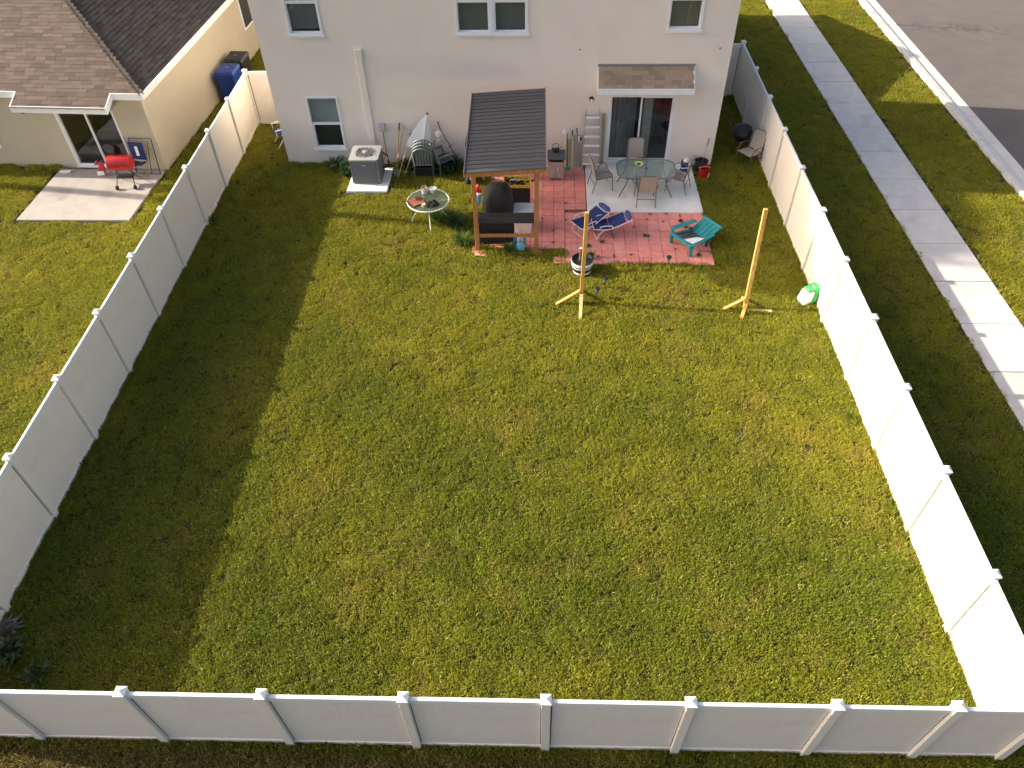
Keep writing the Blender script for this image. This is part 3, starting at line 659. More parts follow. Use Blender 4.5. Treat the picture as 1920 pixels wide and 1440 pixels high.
for i, (x, y, hh, m_, lb) in enumerate(((.98,.18,.42,'bag_blue','left'), (1.10,.20,.46,'white','middle'), (1.22,.17,.40,'sky_blue','right'))):
    b_ = thing('bottle', {'left':'blue bottle under the black counter, leftmost of three', 'middle':'white bottle under the black counter, between two blue ones', 'right':'pale blue bottle under the black counter, beside the right pergola post'}[lb], 'bottle', (*pgp(x, y, 0)[:2], .047), 0, 'bottles under the counter')
    MB().lathe([(.045,0),(.05,.02),(.05,hh*.68),(.025,hh*.84),(.022,hh*.9)], (0,0,0), 14).build('body', m_, b_, smooth=True)
    MB().lathe([(.026,hh*.9),(.026,hh),(.0,hh)], (0,0,0), 12).build('cap', 'white', b_)
pc_ = thing('plastic_bag', 'crumpled pale blue plastic bag on the pavers by the right pergola post', 'plastic bag', (*pgp(1.12, -.02, 0)[:2], .047), .3)
bb = MB(); gv = []; gf = []; rr = random.Random(4)
for i, (r_, z) in enumerate(((.11,0),(.15,.05),(.13,.13),(.07,.2),(.03,.26))):
    for k in range(10): t = 2*math.pi*k/10; j = rr.uniform(.75, 1.2); gv.append((r_*j*math.cos(t), r_*j*.7*math.sin(t), z))
for i in range(4):
    for k in range(10): gf.append((i*10+k, i*10+(k+1) % 10, (i+1)*10+(k+1) % 10, (i+1)*10+k))
bb.add(gv, gf).build('bag', 'sky_blue', pc_)
# parrot-coloured ornament hanging from the left front post
orn = thing('hanging_ornament', 'red and blue hanging ornament on the left pergola post', 'ornament', (*pgp(.12, -.15, 1.43)[:2], 1.47), 0)
MB().lathe([(0,0),(.02,.02),(.05,.16),(.055,.26),(.02,.30)], (0,0,0), 10, 1, .6).build('tail', 'bag_blue', orn, smooth=True)
MB().lathe([(.02,.29),(.05,.31),(.05,.35),(.03,.36)], (0,0,0), 10, 1, .6).build('breast', 'white', orn, smooth=True)
MB().lathe([(.03,.355),(.075,.40),(.08,.48),(.05,.56),(0,.60)], (0,0,0), 10, 1, .7).build('head', 'red', orn, smooth=True)
MB().tube([(0,0,.59),(-.02,.03,.70),(-.03,.045,.79)], .006, 5).build('cord', 'black', orn)

# ------------------------------------------------------------------ patio furniture
def sling_chair():
    c = thing('patio_chair', '', 'chair'); fr = .013
    for s_ in (-1, 1):
        X = s_*.27
        MB().tube([(X, -.27, 0), (X, -.25, .30), (X, -.21, .56), (X, -.10, .64), (X*.99, .12, .62), (X*.97, .24, .56)], fr, 8).build('leg', 'bronze', c, smooth=True)
        MB().tube([(X*.96, .33, 0), (X*.93, .22, .36), (X*.88, .22, .45), (X*.85, .33, .95)], fr, 8).build('leg', 'bronze', c, smooth=True)
        MB().tube([(X*.9, -.25, .44), (X*.9, .22, .40)], fr, 8).build('seat_rail', 'bronze', c)
    MB().tube([(-.23, .33, .95), (-.12, .345, .985), (.12, .345, .985), (.23, .33, .95)], fr, 8).build('top_rail', 'bronze', c, smooth=True)
    MB().tube([(-.24, .25, .22), (.24, .25, .22)], .009, 6).build('stretcher', 'bronze', c)
    MB().tube([(-.243, -.255, .44), (.243, -.255, .44)], .011, 6).build('front_rail', 'bronze', c)
    MB().sheet([[(-.235, -.25, .452), (.235, -.25, .452)], [(-.235, -.05, .432), (.235, -.05, .432)], [(-.23, .20, .415), (.23, .20, .415)]], .008).build('seat', 'tan_sling', c, smooth=True)
    MB().sheet([[(-.228, .215, .43), (.228, .215, .43)], [(-.222, .29, .72), (.222, .29, .72)], [(-.218, .34, .97), (.218, .34, .97)]], .008).build('backrest', 'tan_sling', c, smooth=True)
    return c
chair0 = sling_chair()
spots = [((7.40, -1.38, .075), R(90+14), 'tan sling chair at the left end of the glass table, by the ladder'),
         ((8.60, -2.10, .075), R(180), 'tan sling chair nearest the viewer at the glass table, its back to the lawn'),
         ((9.56, -1.42, .075), R(-90-22), 'tan sling chair at the right end of the glass table, near the red bucket'),
         ((8.42, -.70, .075), R(2), 'tan sling chair between the glass table and the sliding door'),
         ((11.80, .0, 0), R(-52), 'lone tan sling chair on the grass against the right fence')]
for i, (l, rz, lb) in enumerate(spots):
    o = chair0 if i == 0 else copy_tree(chair0)
    o.location = l; o.rotation_euler.z = rz; o['label'] = lb; o['group'] = 'tan sling patio chairs'
pt_ = thing('patio_table', 'glass topped patio table with bronze legs on the concrete slab', 'table', (8.62, -1.50, .075))
MB().prism(rrect(.80, .50, .30, 7), .655, .663).build('glass_top', 'table_glass', pt_)
MB().tube([(x, y, .652) for x, y in rrect(.805, .505, .30, 7)], .016, 8, True).build('rim', 'bronze', pt_, smooth=True)
for a in (-1, 1):
    for b in (-1, 1): MB().tube([(a*.74, b*.40, 0), (a*.56, b*.33, .36), (a*.50, b*.38, .64)], .016, 8).build('leg', 'bronze', pt_, smooth=True)
MB().tube([(x, y, .30) for x, y in rrect(.34, .2, .15, 5)], .010, 6, True).build('stretcher', 'bronze', pt_)
MB().lathe([(.035,.664),(.035,.675),(.02,.678)], (0,0,0), 12).build('parasol_collar', 'black', pt_)
yd = thing('plastic_dish', 'pale yellow plastic dish on the glass patio table', 'dish', (8.43, -1.28, .7385))
MB().lathe([(.09,0),(.13,.03),(.12,.03),(.085,.008),(0,.008)], (0,0,0), 18).build('dish', 'yellow_pale', yd, smooth=True)
MB().box(-.04, .04, -.02, .02, .008, .04).build('sponge', 'black', yd)

# ladder leaning on the wall
ld = thing('step_ladder', 'folded aluminium step ladder leaning on the wall left of the glass doors', 'ladder', (7.14, -.30, .0))
BZ = .05
for s_ in (-1, 1):
    MB().bar((s_*.25, -.04, BZ), (s_*.19, .24, 1.72), .028, .07, (0,1,0)).build('rail', 'rail_grey', ld)
    MB().bar((s_*.27, .05, BZ), (s_*.20, .285, 1.62), .022, .035, (0,1,0)).build('rear_rail', 'rail_grey', ld)
    bx(s_*.25-.03, s_*.25+.03, -.08, .0, BZ-.003, BZ+.04).build('foot', 'yellow', ld)
    MB().tube([(s_*.19, .235, 1.70), (s_*.19-.03, .24, 1.76), (s_*.19, .25, 1.80), (s_*.19+.03, .24, 1.76)], .009, 6).build('top_hook', 'box_cream', ld)
for k in range(6):
    z = .22+k*.265; t = (z-BZ)/1.67; y = -.04+t*.28; hw = .25-.06*t
    bx(-hw, hw, y-.085, y+.02, z-.014, z+.014).build('step', 'white', ld, bevel=.003)
# boards and tools by the ladder
def leaning(name, label, cat, x, y0, z0, y1, z1, wd, th, m, edge=None):
    t = thing(name, label, cat, (x, y0, z0))
    MB().bar((0, 0, 0), (0, y1-y0, z1-z0), wd, th, (0,1,0)).build('board', m, t)
    if edge: MB().bar((-wd/2+.01, -.012, .0), (-wd/2+.01, y1-y0-.012, z1-z0), .02, th+.012, (0,1,0)).build('edging', edge, t)
    return t
ft = leaning('folding_table', 'folded tan table leaning on the wall beside the ladder', 'folding table', 6.74, -.27, .052, -.05, .96, .34, .035, 'tan_board', 'box_cream')
MB().bar((.07, .165, .74), (.07, .205, .90), .12, .02, (0,1,0)).build('label_plate', 'white', ft); MB().bar((.09, .16, .77), (.09, .19, .88), .055, .03, (0,1,0)).build('handle_slot', 'black', ft)
leaning('plywood_board', 'olive plywood board leaning on the wall between cabinet and folding table', 'board', 6.50, -.30, .052, -.04, .84, .16, .02, 'olive_board')
leaning('timber_plank', 'pale timber plank leaning upright between ladder and sliding door', 'plank', 7.475, -.13, .076, -.03, 1.62, .09, .035, 'olive_board')
def pole_tool(name, label, p, q, r, m, head=None, grip=None):
    t = thing(name, label, 'garden tool', (p[0], p[1], p[2])); d = Vector(q)-Vector(p)
    MB().tube([(0,0,0), tuple(d*.5+Vector((0,.0,.005))), tuple(d)], r, 8).build('handle', m, t, smooth=True)
    if grip: MB().tube([tuple(d*.86), tuple(d)], r*1.5, 8).build('grip', grip, t)
    if head: head(t, d)
    return t
def broom(t, d): MB().box(-.09, .09, -.03, .03, -.0, .10).build('bristles', 'green', t, bevel=.01)
pole_tool('broom', 'broom with black handle and green bristles right of the cabinet', (6.46, -.42, .05), (6.44, -.03, 1.02), .012, 'black', broom)
def mop(t, d):
    b = MB(); b.lathe([(.05,0),(.075,.05),(.06,.12),(.02,.17)], tuple(d-Vector((0,.03,.05))), 10, 1, .5); b.build('head', 'white', t, smooth=True)
pole_tool('white_mop', 'white headed mop standing upside down behind the cabinet', (6.40, -.30, .05), (6.36, -.06, 1.05), .010, 'white', mop)
pole_tool('rake_handle', 'thin tool with black grip leaning over the olive board', (6.62, -.36, .05), (6.58, -.035, 1.12), .011, 'box_cream', None, 'black')
pole_tool('hoe_handle', 'thin grey tool with black grip leaning on the folded table', (6.86, -.36, .05), (6.70, -.04, 1.18), .010, 'slate_light', None, 'black')
# cabinet + kettle
cbn = thing('side_cabinet', 'tan storage cabinet with dark grey top beside the pergola', 'cabinet', (6.12, -.78, .047))
MB().box(-.23, .23, .20, .23, .08, .70).box(-.23, -.205, -.22, .20, .08, .70).box(.205, .23, -.22, .20, .08, .70).box(-.205, .205, -.22, .20, .08, .11).build('carcass', 'tan_board', cbn)
bx(-.26, .26, -.27, .25, .70, .735).build('top', 'slate_plastic', cbn, bevel=.008)
for a, b in ((-.20, -.005), (.005, .20)): bx(a, b, -.235, -.221, .12, .60).build('door', 'tan_board', cbn)
bx(-.20, .20, -.20, -.19, .61, .69).build('drawer_gap', 'black', cbn)
for x in (-.2, .2):
    for y in (-.19, .2): bx(x-.02, x+.02, y-.02, y+.02, 0, .08).build('foot', 'tan_board', cbn)
bx(.03, .05, -.25, -.236, .33, .45).build('handle', 'white', cbn)
kt = thing('kettle', 'small black and steel kettle standing on the cabinet', 'kettle', (6.10, -.62, .782))
MB().lathe([(.08,0),(.11,.03),(.11,.09),(.07,.14),(.03,.16)], (0,0,0), 18).build('body', 'black', kt, smooth=True)
MB().lathe([(.075,.137),(.04,.165),(.015,.17),(.02,.19),(0,.195)], (0,0,0), 14).build('lid', 'steel', kt, smooth=True)
MB().tube([(.09,0,.08),(.16,0,.12),(.17,0,.15)], .018, 8).build('spout', 'steel', kt, smooth=True)
MB().tube(arc((0,0,.14), .10, 10, 170, 8), .009, 6).build('handle', 'black', kt, smooth=True)

# blue bag, black pot, red bucket by the corner
bb_ = thing('sports_bag', 'navy and white bag standing on the slab below the sliding door', 'bag', (9.86, -.50, .075), .2)
MB().prism(rrect(.10, .08, .04), 0, .32).build('body', 'navy', bb_, bevel=.015); MB().prism(rrect(.105, .085, .04), .13, .16).build('stripe', 'white', bb_)
MB().lathe([(.09,.321),(.08,.40),(.03,.43),(0,.43)], (.03,0,0), 12).build('top_flap', 'white', bb_, smooth=True); MB().tube(arc((-.04,0,.32), .07, 0, 180, 8), .012, 6).build('handle', 'black', bb_)
bpot = thing('black_planter', 'black round planter behind the red bucket at the house corner', 'planter', (10.36, -.36, 0))
MB().lathe([(.15,0),(.19,.28),(.20,.34),(.18,.34),(.17,.26),(0,.26)], (0,0,0), 20).build('pot', 'green_black', bpot, smooth=True)
MB().tube([(.05,.02,.25),(.08,.08,.55),(.12,.14,.80)], [.006,.006,.004], 6).build('stick', 'slate_light', bpot)
MB().add([(.10,.13,.72),(.14,.15,.72),(.17,.17,.95),(.12,.15,.97)], [(0,1,2,3)]).build('leaf', 'slate_light', bpot)
MB().tube([(-.08,.0,.25),(-.10,.05,.42)], .008, 6).build('stick', 'red_dark', bpot)
rbk = thing('red_bucket', 'red plastic bucket on the grass beside the slab corner', 'bucket', (10.40, -.74, 0))
MB().lathe([(.125,0),(.155,.30),(.168,.305),(.168,.335),(.15,.335),(.12,.02),(0,.02)], (0,0,0), 24).build('pail', 'red', rbk, smooth=True)
MB().tube([(.165*math.cos(t), .165*math.sin(t)-.02*math.sin(t), .31-.14*math.sin(t)) for t in [R(-180+180*i/10) for i in range(11)]], .004, 6).build('bail_handle', 'white', rbk)
MB().add([(.10,-.12,.08),(.14,-.09,.08),(.155,-.105,.24),(.12,-.135,.24)], [(0,1,2,3)]).build('sticker', 'white', rbk)
o = bx(-.05, .05, -.03, .03, 0, .05).build('loose_stone', 'bare_soil', None, bevel=.015); o.location = (10.72, -.60, 0); tag(o, 'small pale stone on the grass right of the red bucket', 'stone')

# reclining beach chairs
def beach_chair():
    c = thing('beach_chair', '', 'beach chair'); f = .011; wv = .30
    for s_ in (-1, 1):
        Y = s_*wv
        MB().tube([(-.34, Y, .36), (.0, Y, .33), (.26, Y, .32), (.62, Y, .44), (1.02, Y, .58)], f, 8).build('side_rail', 'white', c, smooth=True)
        MB().tube([(.14, Y*1.06, .32), (-.02, Y*1.06, .30), (-.16, Y*1.06, .14), (-.24, Y*1.06, .0)], f, 8).build('leg', 'white', c, smooth=True)
        MB().tube([(.02, Y*1.1, .34), (.2, Y*1.1, .2), (.42, Y*1.1, .0)], f, 8).build('leg', 'bronze', c, smooth=True)
        MB().tube([(-.14, Y*1.08, .35), (-.12, Y*1.08, .44), (.1, Y*1.08, .47), (.30, Y*1.08, .45), (.36, Y*1.08, .37)], f*1.2, 8).build('armrest', 'white', c, smooth=True)
    MB().tube([(-.24, -wv*1.06, .005), (-.24, wv*1.06, .005)], f, 8).build('floor_bar', 'white', c); MB().tube([(.42, -wv*1.1, .012), (.42, wv*1.1, .012)], f, 8).build('floor_bar', 'bronze', c)
    MB().tube([(1.02, -wv, .58), (1.02, wv, .58)], f, 8).build('head_bar', 'white', c); MB().tube([(-.34, -wv, .36), (-.34, wv, .36)], f, 8).build('knee_bar', 'white', c)
    def sl(pts, nm, m_):
        b = MB(); gr = [[(x, y, z-.03*(1-(y/wv)**2)) for y in (-wv*.95, -wv*.5, 0, wv*.5, wv*.95)] for x, z in pts]; b.sheet(gr, .006); return b.build(nm, m_, c, smooth=True)
    sl([(-.33, .372), (-.05, .345), (.24, .335)], 'seat', 'navy'); sl([(.26, .34), (.52, .425), (.84, .535)], 'backrest', 'navy')
    hp = MB(); gv = []; gf = []
    for i, t in enumerate((-1, -.6, 0, .6, 1)):
        for k in range(8):
            a = 2*math.pi*k/8; e = math.sqrt(max(0, 1-abs(t)**4))*.7+.3; gv.append((.95+.10*e*math.cos(a)+.01, t*wv*.95, .575+.035*e*math.sin(a)+.10*e*math.cos(a)*.36))
    for i in range(4):
        for k in range(8): gf.append((i*8+k, i*8+(k+1) % 8, (i+1)*8+(k+1) % 8, (i+1)*8+k))
    gf += [tuple(range(8)), tuple(32+k for k in range(8))[::-1]]
    hp.add(gv, gf).build('head_pillow', 'navy_light', c, smooth=True)
    return c
bc = beach_chair(); bc.scale = (.72, .82, .9); bc.location = (6.84, -3.55, .045); bc.rotation_euler.z = R(36); bc['label'] = 'navy reclining beach chair partly behind the upright wooden post'; bc['group'] = 'navy beach chairs'
b2 = copy_tree(bc); b2.location = (7.32, -3.62, .045); b2.rotation_euler.z = R(8); b2['label'] = 'navy reclining beach chair stretched out to the right of the wooden post'
# teal plastic lounge chair
tc_ = thing('plastic_armchair', 'teal plastic low armchair on the red pavers near the right edge', 'chair', (9.60, -4.10, .045), math.atan2(-.43, -.59)+R(90))
for x, y in ((-.36, -.32), (.36, -.32), (-.30, .30), (.30, .30)):
    MB().lathe([(.038,0),(.045,.1),(.065,.28 if y < 0 else .24)], (0,0,0), 10).build('leg', 'teal' if y < 0 else 'teal_dark', tc_, smooth=True).location = (x, y, 0)
MB().bar((-.38, -.34, .30), (.38, -.34, .30), .10, .06, (0,0,1)).build('front_edge', 'teal', tc_, bevel=.012)
for s_ in (-1, 1): MB().bar((s_*.33, -.34, .29), (s_*.29, .30, .20), .06, .05).build('seat_rail', 'teal', tc_, bevel=.01)
for k in range(5): MB().bar((-.24+k*.12, -.32, .285), (-.22+k*.11, .28, .20), .085, .016).build('seat_slat', 'teal_dark', tc_)
bk = [(-.30, .28, .20), (.30, .28, .20)]
for k in range(5): MB().bar((-.24+k*.12, .27, .205), (-.26+k*.13, .74, .42), .108, .02).build('back_slat', 'teal', tc_)
MB().bar((-.33, .73, .42), (.33, .73, .42), .07, .05).build('back_top', 'teal', tc_, bevel=.012)
MB().bar((-.36, -.36, .47), (-.33, .46, .40), .14, .03).build('armrest', 'teal', tc_, bevel=.008); MB().bar((-.36, -.32, .27), (-.36, -.32, .46), .06, .05).build('arm_post', 'teal', tc_)
MB().bar((.36, -.34, .335), (.34, .44, .36), .14, .03).build('armrest', 'teal', tc_, bevel=.008)
tw_ = MB().sheet([[(.04, -.30, .318), (.34, -.28, .362)], [(.06, -.1, .292), (.36, -.1, .372)], [(.10, .1, .272), (.37, .1, .385)]], .004).build('towel', 'white', None)
tw_.parent = None; tw_.matrix_world = Matrix.Translation((9.60, -4.10, .047)) @ Matrix.Rotation(tc_.rotation_euler.z, 4, 'Z'); tag(tw_, 'white towel lying on the seat of the teal armchair', 'towel')

# half-barrel planter with stump
bp_ = thing('barrel_planter', 'half barrel planter with white bands at the terrace edge', 'planter', (6.77, -5.20, 0))
MB().lathe([(.21,0),(.235,.10),(.26,.20),(.275,.40),(.25,.40),(.235,.34)], (0,0,0), 28).build('barrel', 'black', bp_, smooth=True)
for z0, z1 in ((.05, .13), (.17, .26), (.30, .385)):
    rr_ = lambda z: .212+.165*z if z < .2 else .248+.068*(z-.0)
    MB().lathe([(rr_(z0)+.006, z0), (rr_(z1)+.008, z1), (rr_(z1)+.001, z1), (rr_(z0)-.001, z0)], (0,0,0), 28).build('hoop', 'white', bp_, smooth=True)
MB().lathe([(0,.335),(.236,.33)], (0,0,0), 20).build('earth', 'soil', bp_)
sm_ = thing('palm_stump', 'short cut stump standing in the barrel planter', 'stump', (6.73, -5.14, .333))
MB().tube([(0,0,0), (.0,.0,.16), (-.005,.01,.34)], [.05, .042, .045], 10).build('trunk', 'bark', sm_); MB().lathe([(.043,0),(0,.004)], (-.005,.01,.341), 10).build('cut_face', 'pine_pale', sm_)

# solar path lights
def solar(x, y, label, z=0.0):
    t = thing('path_light', label, 'garden light', (x, y, z), 0, 'solar path lights')
    MB().tube([(0,0,-.02),(0,0,.20)], .010, 8).build('stake', 'black', t)
    MB().lathe([(.018,.20),(.045,.22),(.05,.29),(.035,.30)], (0,0,0), 14).build('lens', 'slate_plastic', t, smooth=True)
    MB().lathe([(.03,.30),(.068,.305),(.06,.325),(.0,.34)], (0,0,0), 14).build('cap', 'black', t, smooth=True)
solar(8.95, -4.97, 'small black path light at the front edge of the red pavers')
solar(7.32, -5.86, 'small black path light in the grass beside the barrel planter')
solar(7.11, -6.24, 'small black path light right of the left wooden post foot')

# upright wooden posts on braced feet
def stand(x, y, h, lean, label, legs):
    t = thing('wooden_post', label, 'post', (x, y, 0), 0, 'upright wooden posts')
    a, b = lean
    MB().bar((0, 0, .0), (a, b, h), .088, .088).build('upright', 'pine', t, bevel=.004)
    for (p, q, m_) in legs:
        br = MB().bar(p, q, .075, .04).build('brace', m_, t, bevel=.003); mid_ = Vector(p)*.9+Vector(q)*.1
        MB().lathe([(.014,0),(.014,.012),(0,.014)], tuple(mid_+Vector((0,0,.018))), 6).build('bolt', 'steel', br)
    return t
stand(6.72, -6.45, 2.44, (.03, .22), 'yellow wooden post standing left, before the barrel planter', [((0, -.06, .34), (-.03, -.60, .02), 'pine_pale'), ((-.05, .0, .40), (-.60, -.06, .03), 'pine'), ((0, .06, .34), (.02, .5, .03), 'pine')])
stand(10.60, -6.60, 2.52, (.03, .42), 'yellow wooden post standing right, near the sunny fence', [((-.02, -.06, .22), (-.14, -.36, .02), 'pine'), ((-.05, 0, .34), (-.52, -.03, .02), 'pine'), ((.0, .06, .30), (.02, .42, .03), 'pine'), ((.05, -.05, .03), (.62, -.08, .03), 'pine_pale')])

# green and white sack against the right fence
sk_ = thing('fertiliser_sack', 'white and green plastic sack slumped against the sunny fence', 'sack', (12.10, -6.28, 0), R(20))
def pillow(w_, d_, h_, x0=0, seed=1):
    r = random.Random(seed); gv = []; gf = []; n = 12; zs = (0, .12, .35, .65, .88, 1)
    for i, z in enumerate(zs):
        e = (.75, .98, 1, .95, .8, .55)[i]
        for k in range(n):
            t = 2*math.pi*k/n; c_, s_ = math.cos(t), math.sin(t); j = r.uniform(.93, 1.07)
            gv.append((x0+w_/2*e*j*math.copysign(abs(c_)**.7, c_)+.10*z, d_/2*e*j*math.copysign(abs(s_)**.7, s_), h_*z))
    for i in range(len(zs)-1):
        for k in range(n): gf.append((i*n+k, i*n+(k+1) % n, (i+1)*n+(k+1) % n, (i+1)*n+k))
    gf.append(tuple((len(zs)-1)*n+k for k in range(n))); return MB().add(gv, gf)
pillow(.26, .36, .40, -.06, 3).build('front_panel', 'white', sk_, smooth=True); pillow(.24, .40, .46, .05, 5).build('back_panel', 'green', sk_, smooth=True)
MB().box(-.10, .06, -.12, .10, .36, .43).build('folded_top', 'green', sk_, bevel=.02)

# ------------------------------------------------------------------ left of the pergola
# round glass table with its clutter
rt = thing('round_table', 'round glass garden table with white rim on the grass', 'table', (2.68, -3.03, 0))
MB().lathe([(.55,.668),(.55,.676),(0,.676)], (0,0,0), 36).build('glass_top', 'clear_table_glass', rt)
MB().tube([(.56*math.cos(2*math.pi*i/40), .56*math.sin(2*math.pi*i/40), .668) for i in range(40)], .017, 8, True).build('rim', 'cream_metal', rt, smooth=True)
for k, a in enumerate((-82, 8, 98, 188)):
    c_, s_ = math.cos(R(a)), math.sin(R(a))
    MB().tube([(c_*r_, s_*r_, z) for r_, z in ((.56,.66),(.30,.63),(.20,.56),(.24,.44),(.40,.26),(.48,.12),(.50,0))], .014, 8).build('leg', 'cream_metal', rt, smooth=True)
MB().tube([(.2*math.cos(2*math.pi*i/24), .2*math.sin(2*math.pi*i/24), .55) for i in range(24)], .010, 6, True).build('brace_ring', 'cream_metal', rt)
TZ = .6765
def tpot(x, y, r_, h_, label, m_='white'):
    t = thing('flower_pot', label, 'flower pot', (x, y, TZ)); MB().lathe([(r_*.72,0),(r_,h_),(r_*.9,h_),(r_*.82,h_*.82)], (0,0,0), 18).build('pot', m_, t, smooth=True)
    MB().lathe([(0,h_*.8),(r_*.83,h_*.8)], (0,0,0), 16).build('earth', 'soil', t); return t
p1 = tpot(2.55, -2.66, .105, .12, 'white pot with a pale orange succulent on the round table')
su = MB()
for k in range(16):
    a = k*2.4; L_ = .06+.10*(k/16); e = R(75-k*3.6); u = Vector((math.cos(a)*math.cos(e), math.sin(a)*math.cos(e), math.sin(e))); s_ = Vector((-math.sin(a), math.cos(a), 0))*.022; b0 = Vector((0, 0, .10)); m0 = b0+u*L_*.6; t0 = b0+u*L_*1.15
    su.add([b0, m0+s_, t0, m0-s_, m0+Vector((0,0,-.012))], [(0,1,4),(0,4,3),(1,2,4),(4,2,3),(0,3,2,1)])
su.build('succulent', 'succulent', p1)
tpot(2.78, -2.64, .10, .13, 'white pot holding bare earth on the round table')
sd = thing('plant_tray', 'black square tray of reddish clay on the round table edge', 'tray', (2.38, -3.12, TZ), R(38))
MB().box(-.20, .20, -.20, .20, 0, .012).build('tray', 'black', sd); MB().box(-.17, .17, -.17, .17, .012, .03).build('clay_tile', 'terracotta', sd); MB().lathe([(.07,.03),(.09,.055),(.0,.05)], (.09,.06,0), 14).build('saucer', 'clay_dark', sd, smooth=True)
tpot(2.60, -3.34, .055, .09, 'tiny cream pot beside the black tray on the round table', 'box_cream')
bcl = thing('black_cloth', 'crumpled black cloth bundle on the round table', 'cloth', (2.83, -3.24, TZ)); rr = random.Random(9); b = MB(); gv = []; gf = []
for i, (r_, z) in enumerate(((.20,0),(.19,.04),(.13,.085),(.05,.09))):
    for k in range(14): t = 2*math.pi*k/14; j = rr.uniform(.7, 1.15); gv.append((r_*j*math.cos(t), r_*.8*j*math.sin(t), max(0, z*rr.uniform(.6, 1.3))))
for i in range(3):
    for k in range(14): gf.append((i*14+k, i*14+(k+1) % 14, (i+1)*14+(k+1) % 14, (i+1)*14+k))
gf.append(tuple(42+k for k in range(14))); b.add(gv, gf).build('bundle', 'black_cloth', bcl)

# stack of slat-backed plastic chairs
def plastic_chair():
    c = thing('plastic_chair', '', 'chair')
    for s_ in (-1, 1):
        MB().tube([(s_*.29, -.28, 0), (s_*.28, -.26, .42), (s_*.29, -.20, .60), (s_*.30, .14, .62)], .022, 8).build('leg', 'slate_plastic', c, smooth=True)
        MB().tube([(s_*.27, .22, 0), (s_*.26, .20, .45), (s_*.27, .20, .62)], .022, 8).build('leg', 'slate_plastic', c, smooth=True)
        MB().bar((s_*.30, -.24, .63), (s_*.28, .22, .64), .055, .02).build('armrest', 'slate_light', c)
    for k in range(5): MB().bar((-.20+k*.10, -.26, .42), (-.18+k*.09, .20, .38), .075, .014).build('seat_slat', 'slate_plastic', c)
    MB().bar((-.26, -.27, .42), (.26, -.27, .42), .05, .03).build('seat_front', 'slate_light', c)
    top = [(.26*math.cos(R(a)), .30+.05*math.sin(R(a)), .80+.20*math.sin(R(a))) for a in range(0, 181, 15)]
    MB().tube([(.25, .20, .40)]+top+[(-.25, .20, .40)], .022, 8).build('back_hoop', 'slate_light', c, smooth=True)
    for k in range(5):
        x = -.17+k*.085; zt = .80+.195*math.sqrt(max(0, 1-(x/.26)**2)); MB().bar((x*.95, .21, .42), (x, .34, zt), .045, .012, (0,1,0)).build('back_slat', 'slate_light', c)
    MB().bar((-.245, .215, .42), (.245, .215, .42), .03, .03).build('back_rail', 'slate_light', c)
    return c
pc0 = plastic_chair(); SB = (2.24, -.56, 0)
tags = ['grey slatted plastic chair at the bottom of the stack against the house', 'grey slatted plastic chair second from the bottom of the stack', 'grey slatted plastic chair third from the bottom of the stack', 'grey slatted plastic chair on top of the stack against the house']
for i in range(4):
    o = pc0 if i == 0 else copy_tree(pc0); o.location = (SB[0]+.010*i, SB[1]+.03*i, .078*i); o.rotation_euler = (0, 0, R(183)); o['label'] = tags[i]; o['group'] = 'stacked plastic chairs'
o = plastic_chair(); o.location = (2.74, -.42, 0); o.rotation_euler = (0, 0, R(128)); o['label'] = 'grey slatted plastic chair turned sideways just right of the stack'; o['group'] = 'stacked plastic chairs'
cr_ = thing('under_seat_filler', 'added dark crate in front of the stacked chairs', 'filler', (2.25, -.62, 0))  # black box added to paint the shade below the seats
MB().box(-.24, .24, -.16, .16, 0, .03).box(-.24, .24, -.16, -.14, .03, .33).box(-.24, .24, .14, .16, .03, .33).box(-.24, -.22, -.14, .14, .03, .33).box(.22, .24, -.14, .14, .03, .33).build('body', 'black', cr_)
MB().box(-.255, .255, -.175, -.161, .29, .335).box(-.255, .255, .161, .175, .29, .335).build('rim', 'green_black', cr_)
# closed white parasol leaning on the wall
um = thing('folded_parasol', 'half folded white parasol leaning on the wall behind the stacked chairs', 'parasol', (1.62, -.78, 0))
tip = Vector((2.42-1.62, .66, 1.66)); MB().tube([(0,0,0), tuple(tip*.5), tuple(tip)], .016, 8).build('pole', 'handle_wood', um)
ub = MB(); d_ = tip.normalized(); a_ = Vector((.35, -.1, -.3)); rings = []
gv = []; gf = []; n = 10
side = Vector((d_.z, 0, -d_.x)).normalized(); fr_ = Vector((0, -1, 0)); fr_ = (fr_-d_*fr_.dot(d_)).normalized()
for i, (t, r1, r2) in enumerate(((.99, .012, .012), (.86, .13, .05), (.70, .24, .075), (.55, .30, .085), (.46, .28, .08))):
    for k in range(n):
        a = 2*math.pi*k/n; wv = 1+.22*math.cos(5*a); p = tip*t+side*(r1*wv*math.cos(a)+(.05 if i > 1 else 0))+fr_*(r2*wv*math.sin(a)); p.y = min(p.y, .745); gv.append(p)
for i in range(4):
    for k in range(n): gf.append((i*n+k, i*n+(k+1) % n, (i+1)*n+(k+1) % n, (i+1)*n+k))
ub.add(gv, gf).build('canopy', 'white', um, smooth=True)
MB().lathe([(.022,-.02),(.03,.0),(.02,.03),(0,.04)], tuple(tip), 10).build('finial', 'black', um, smooth=True)
for k in (-1, 1): MB().tube([tuple(tip*.40+side*.02), tuple(tip*.47+side*(.14*k))], .007, 6).build('rib', 'handle_wood', um)
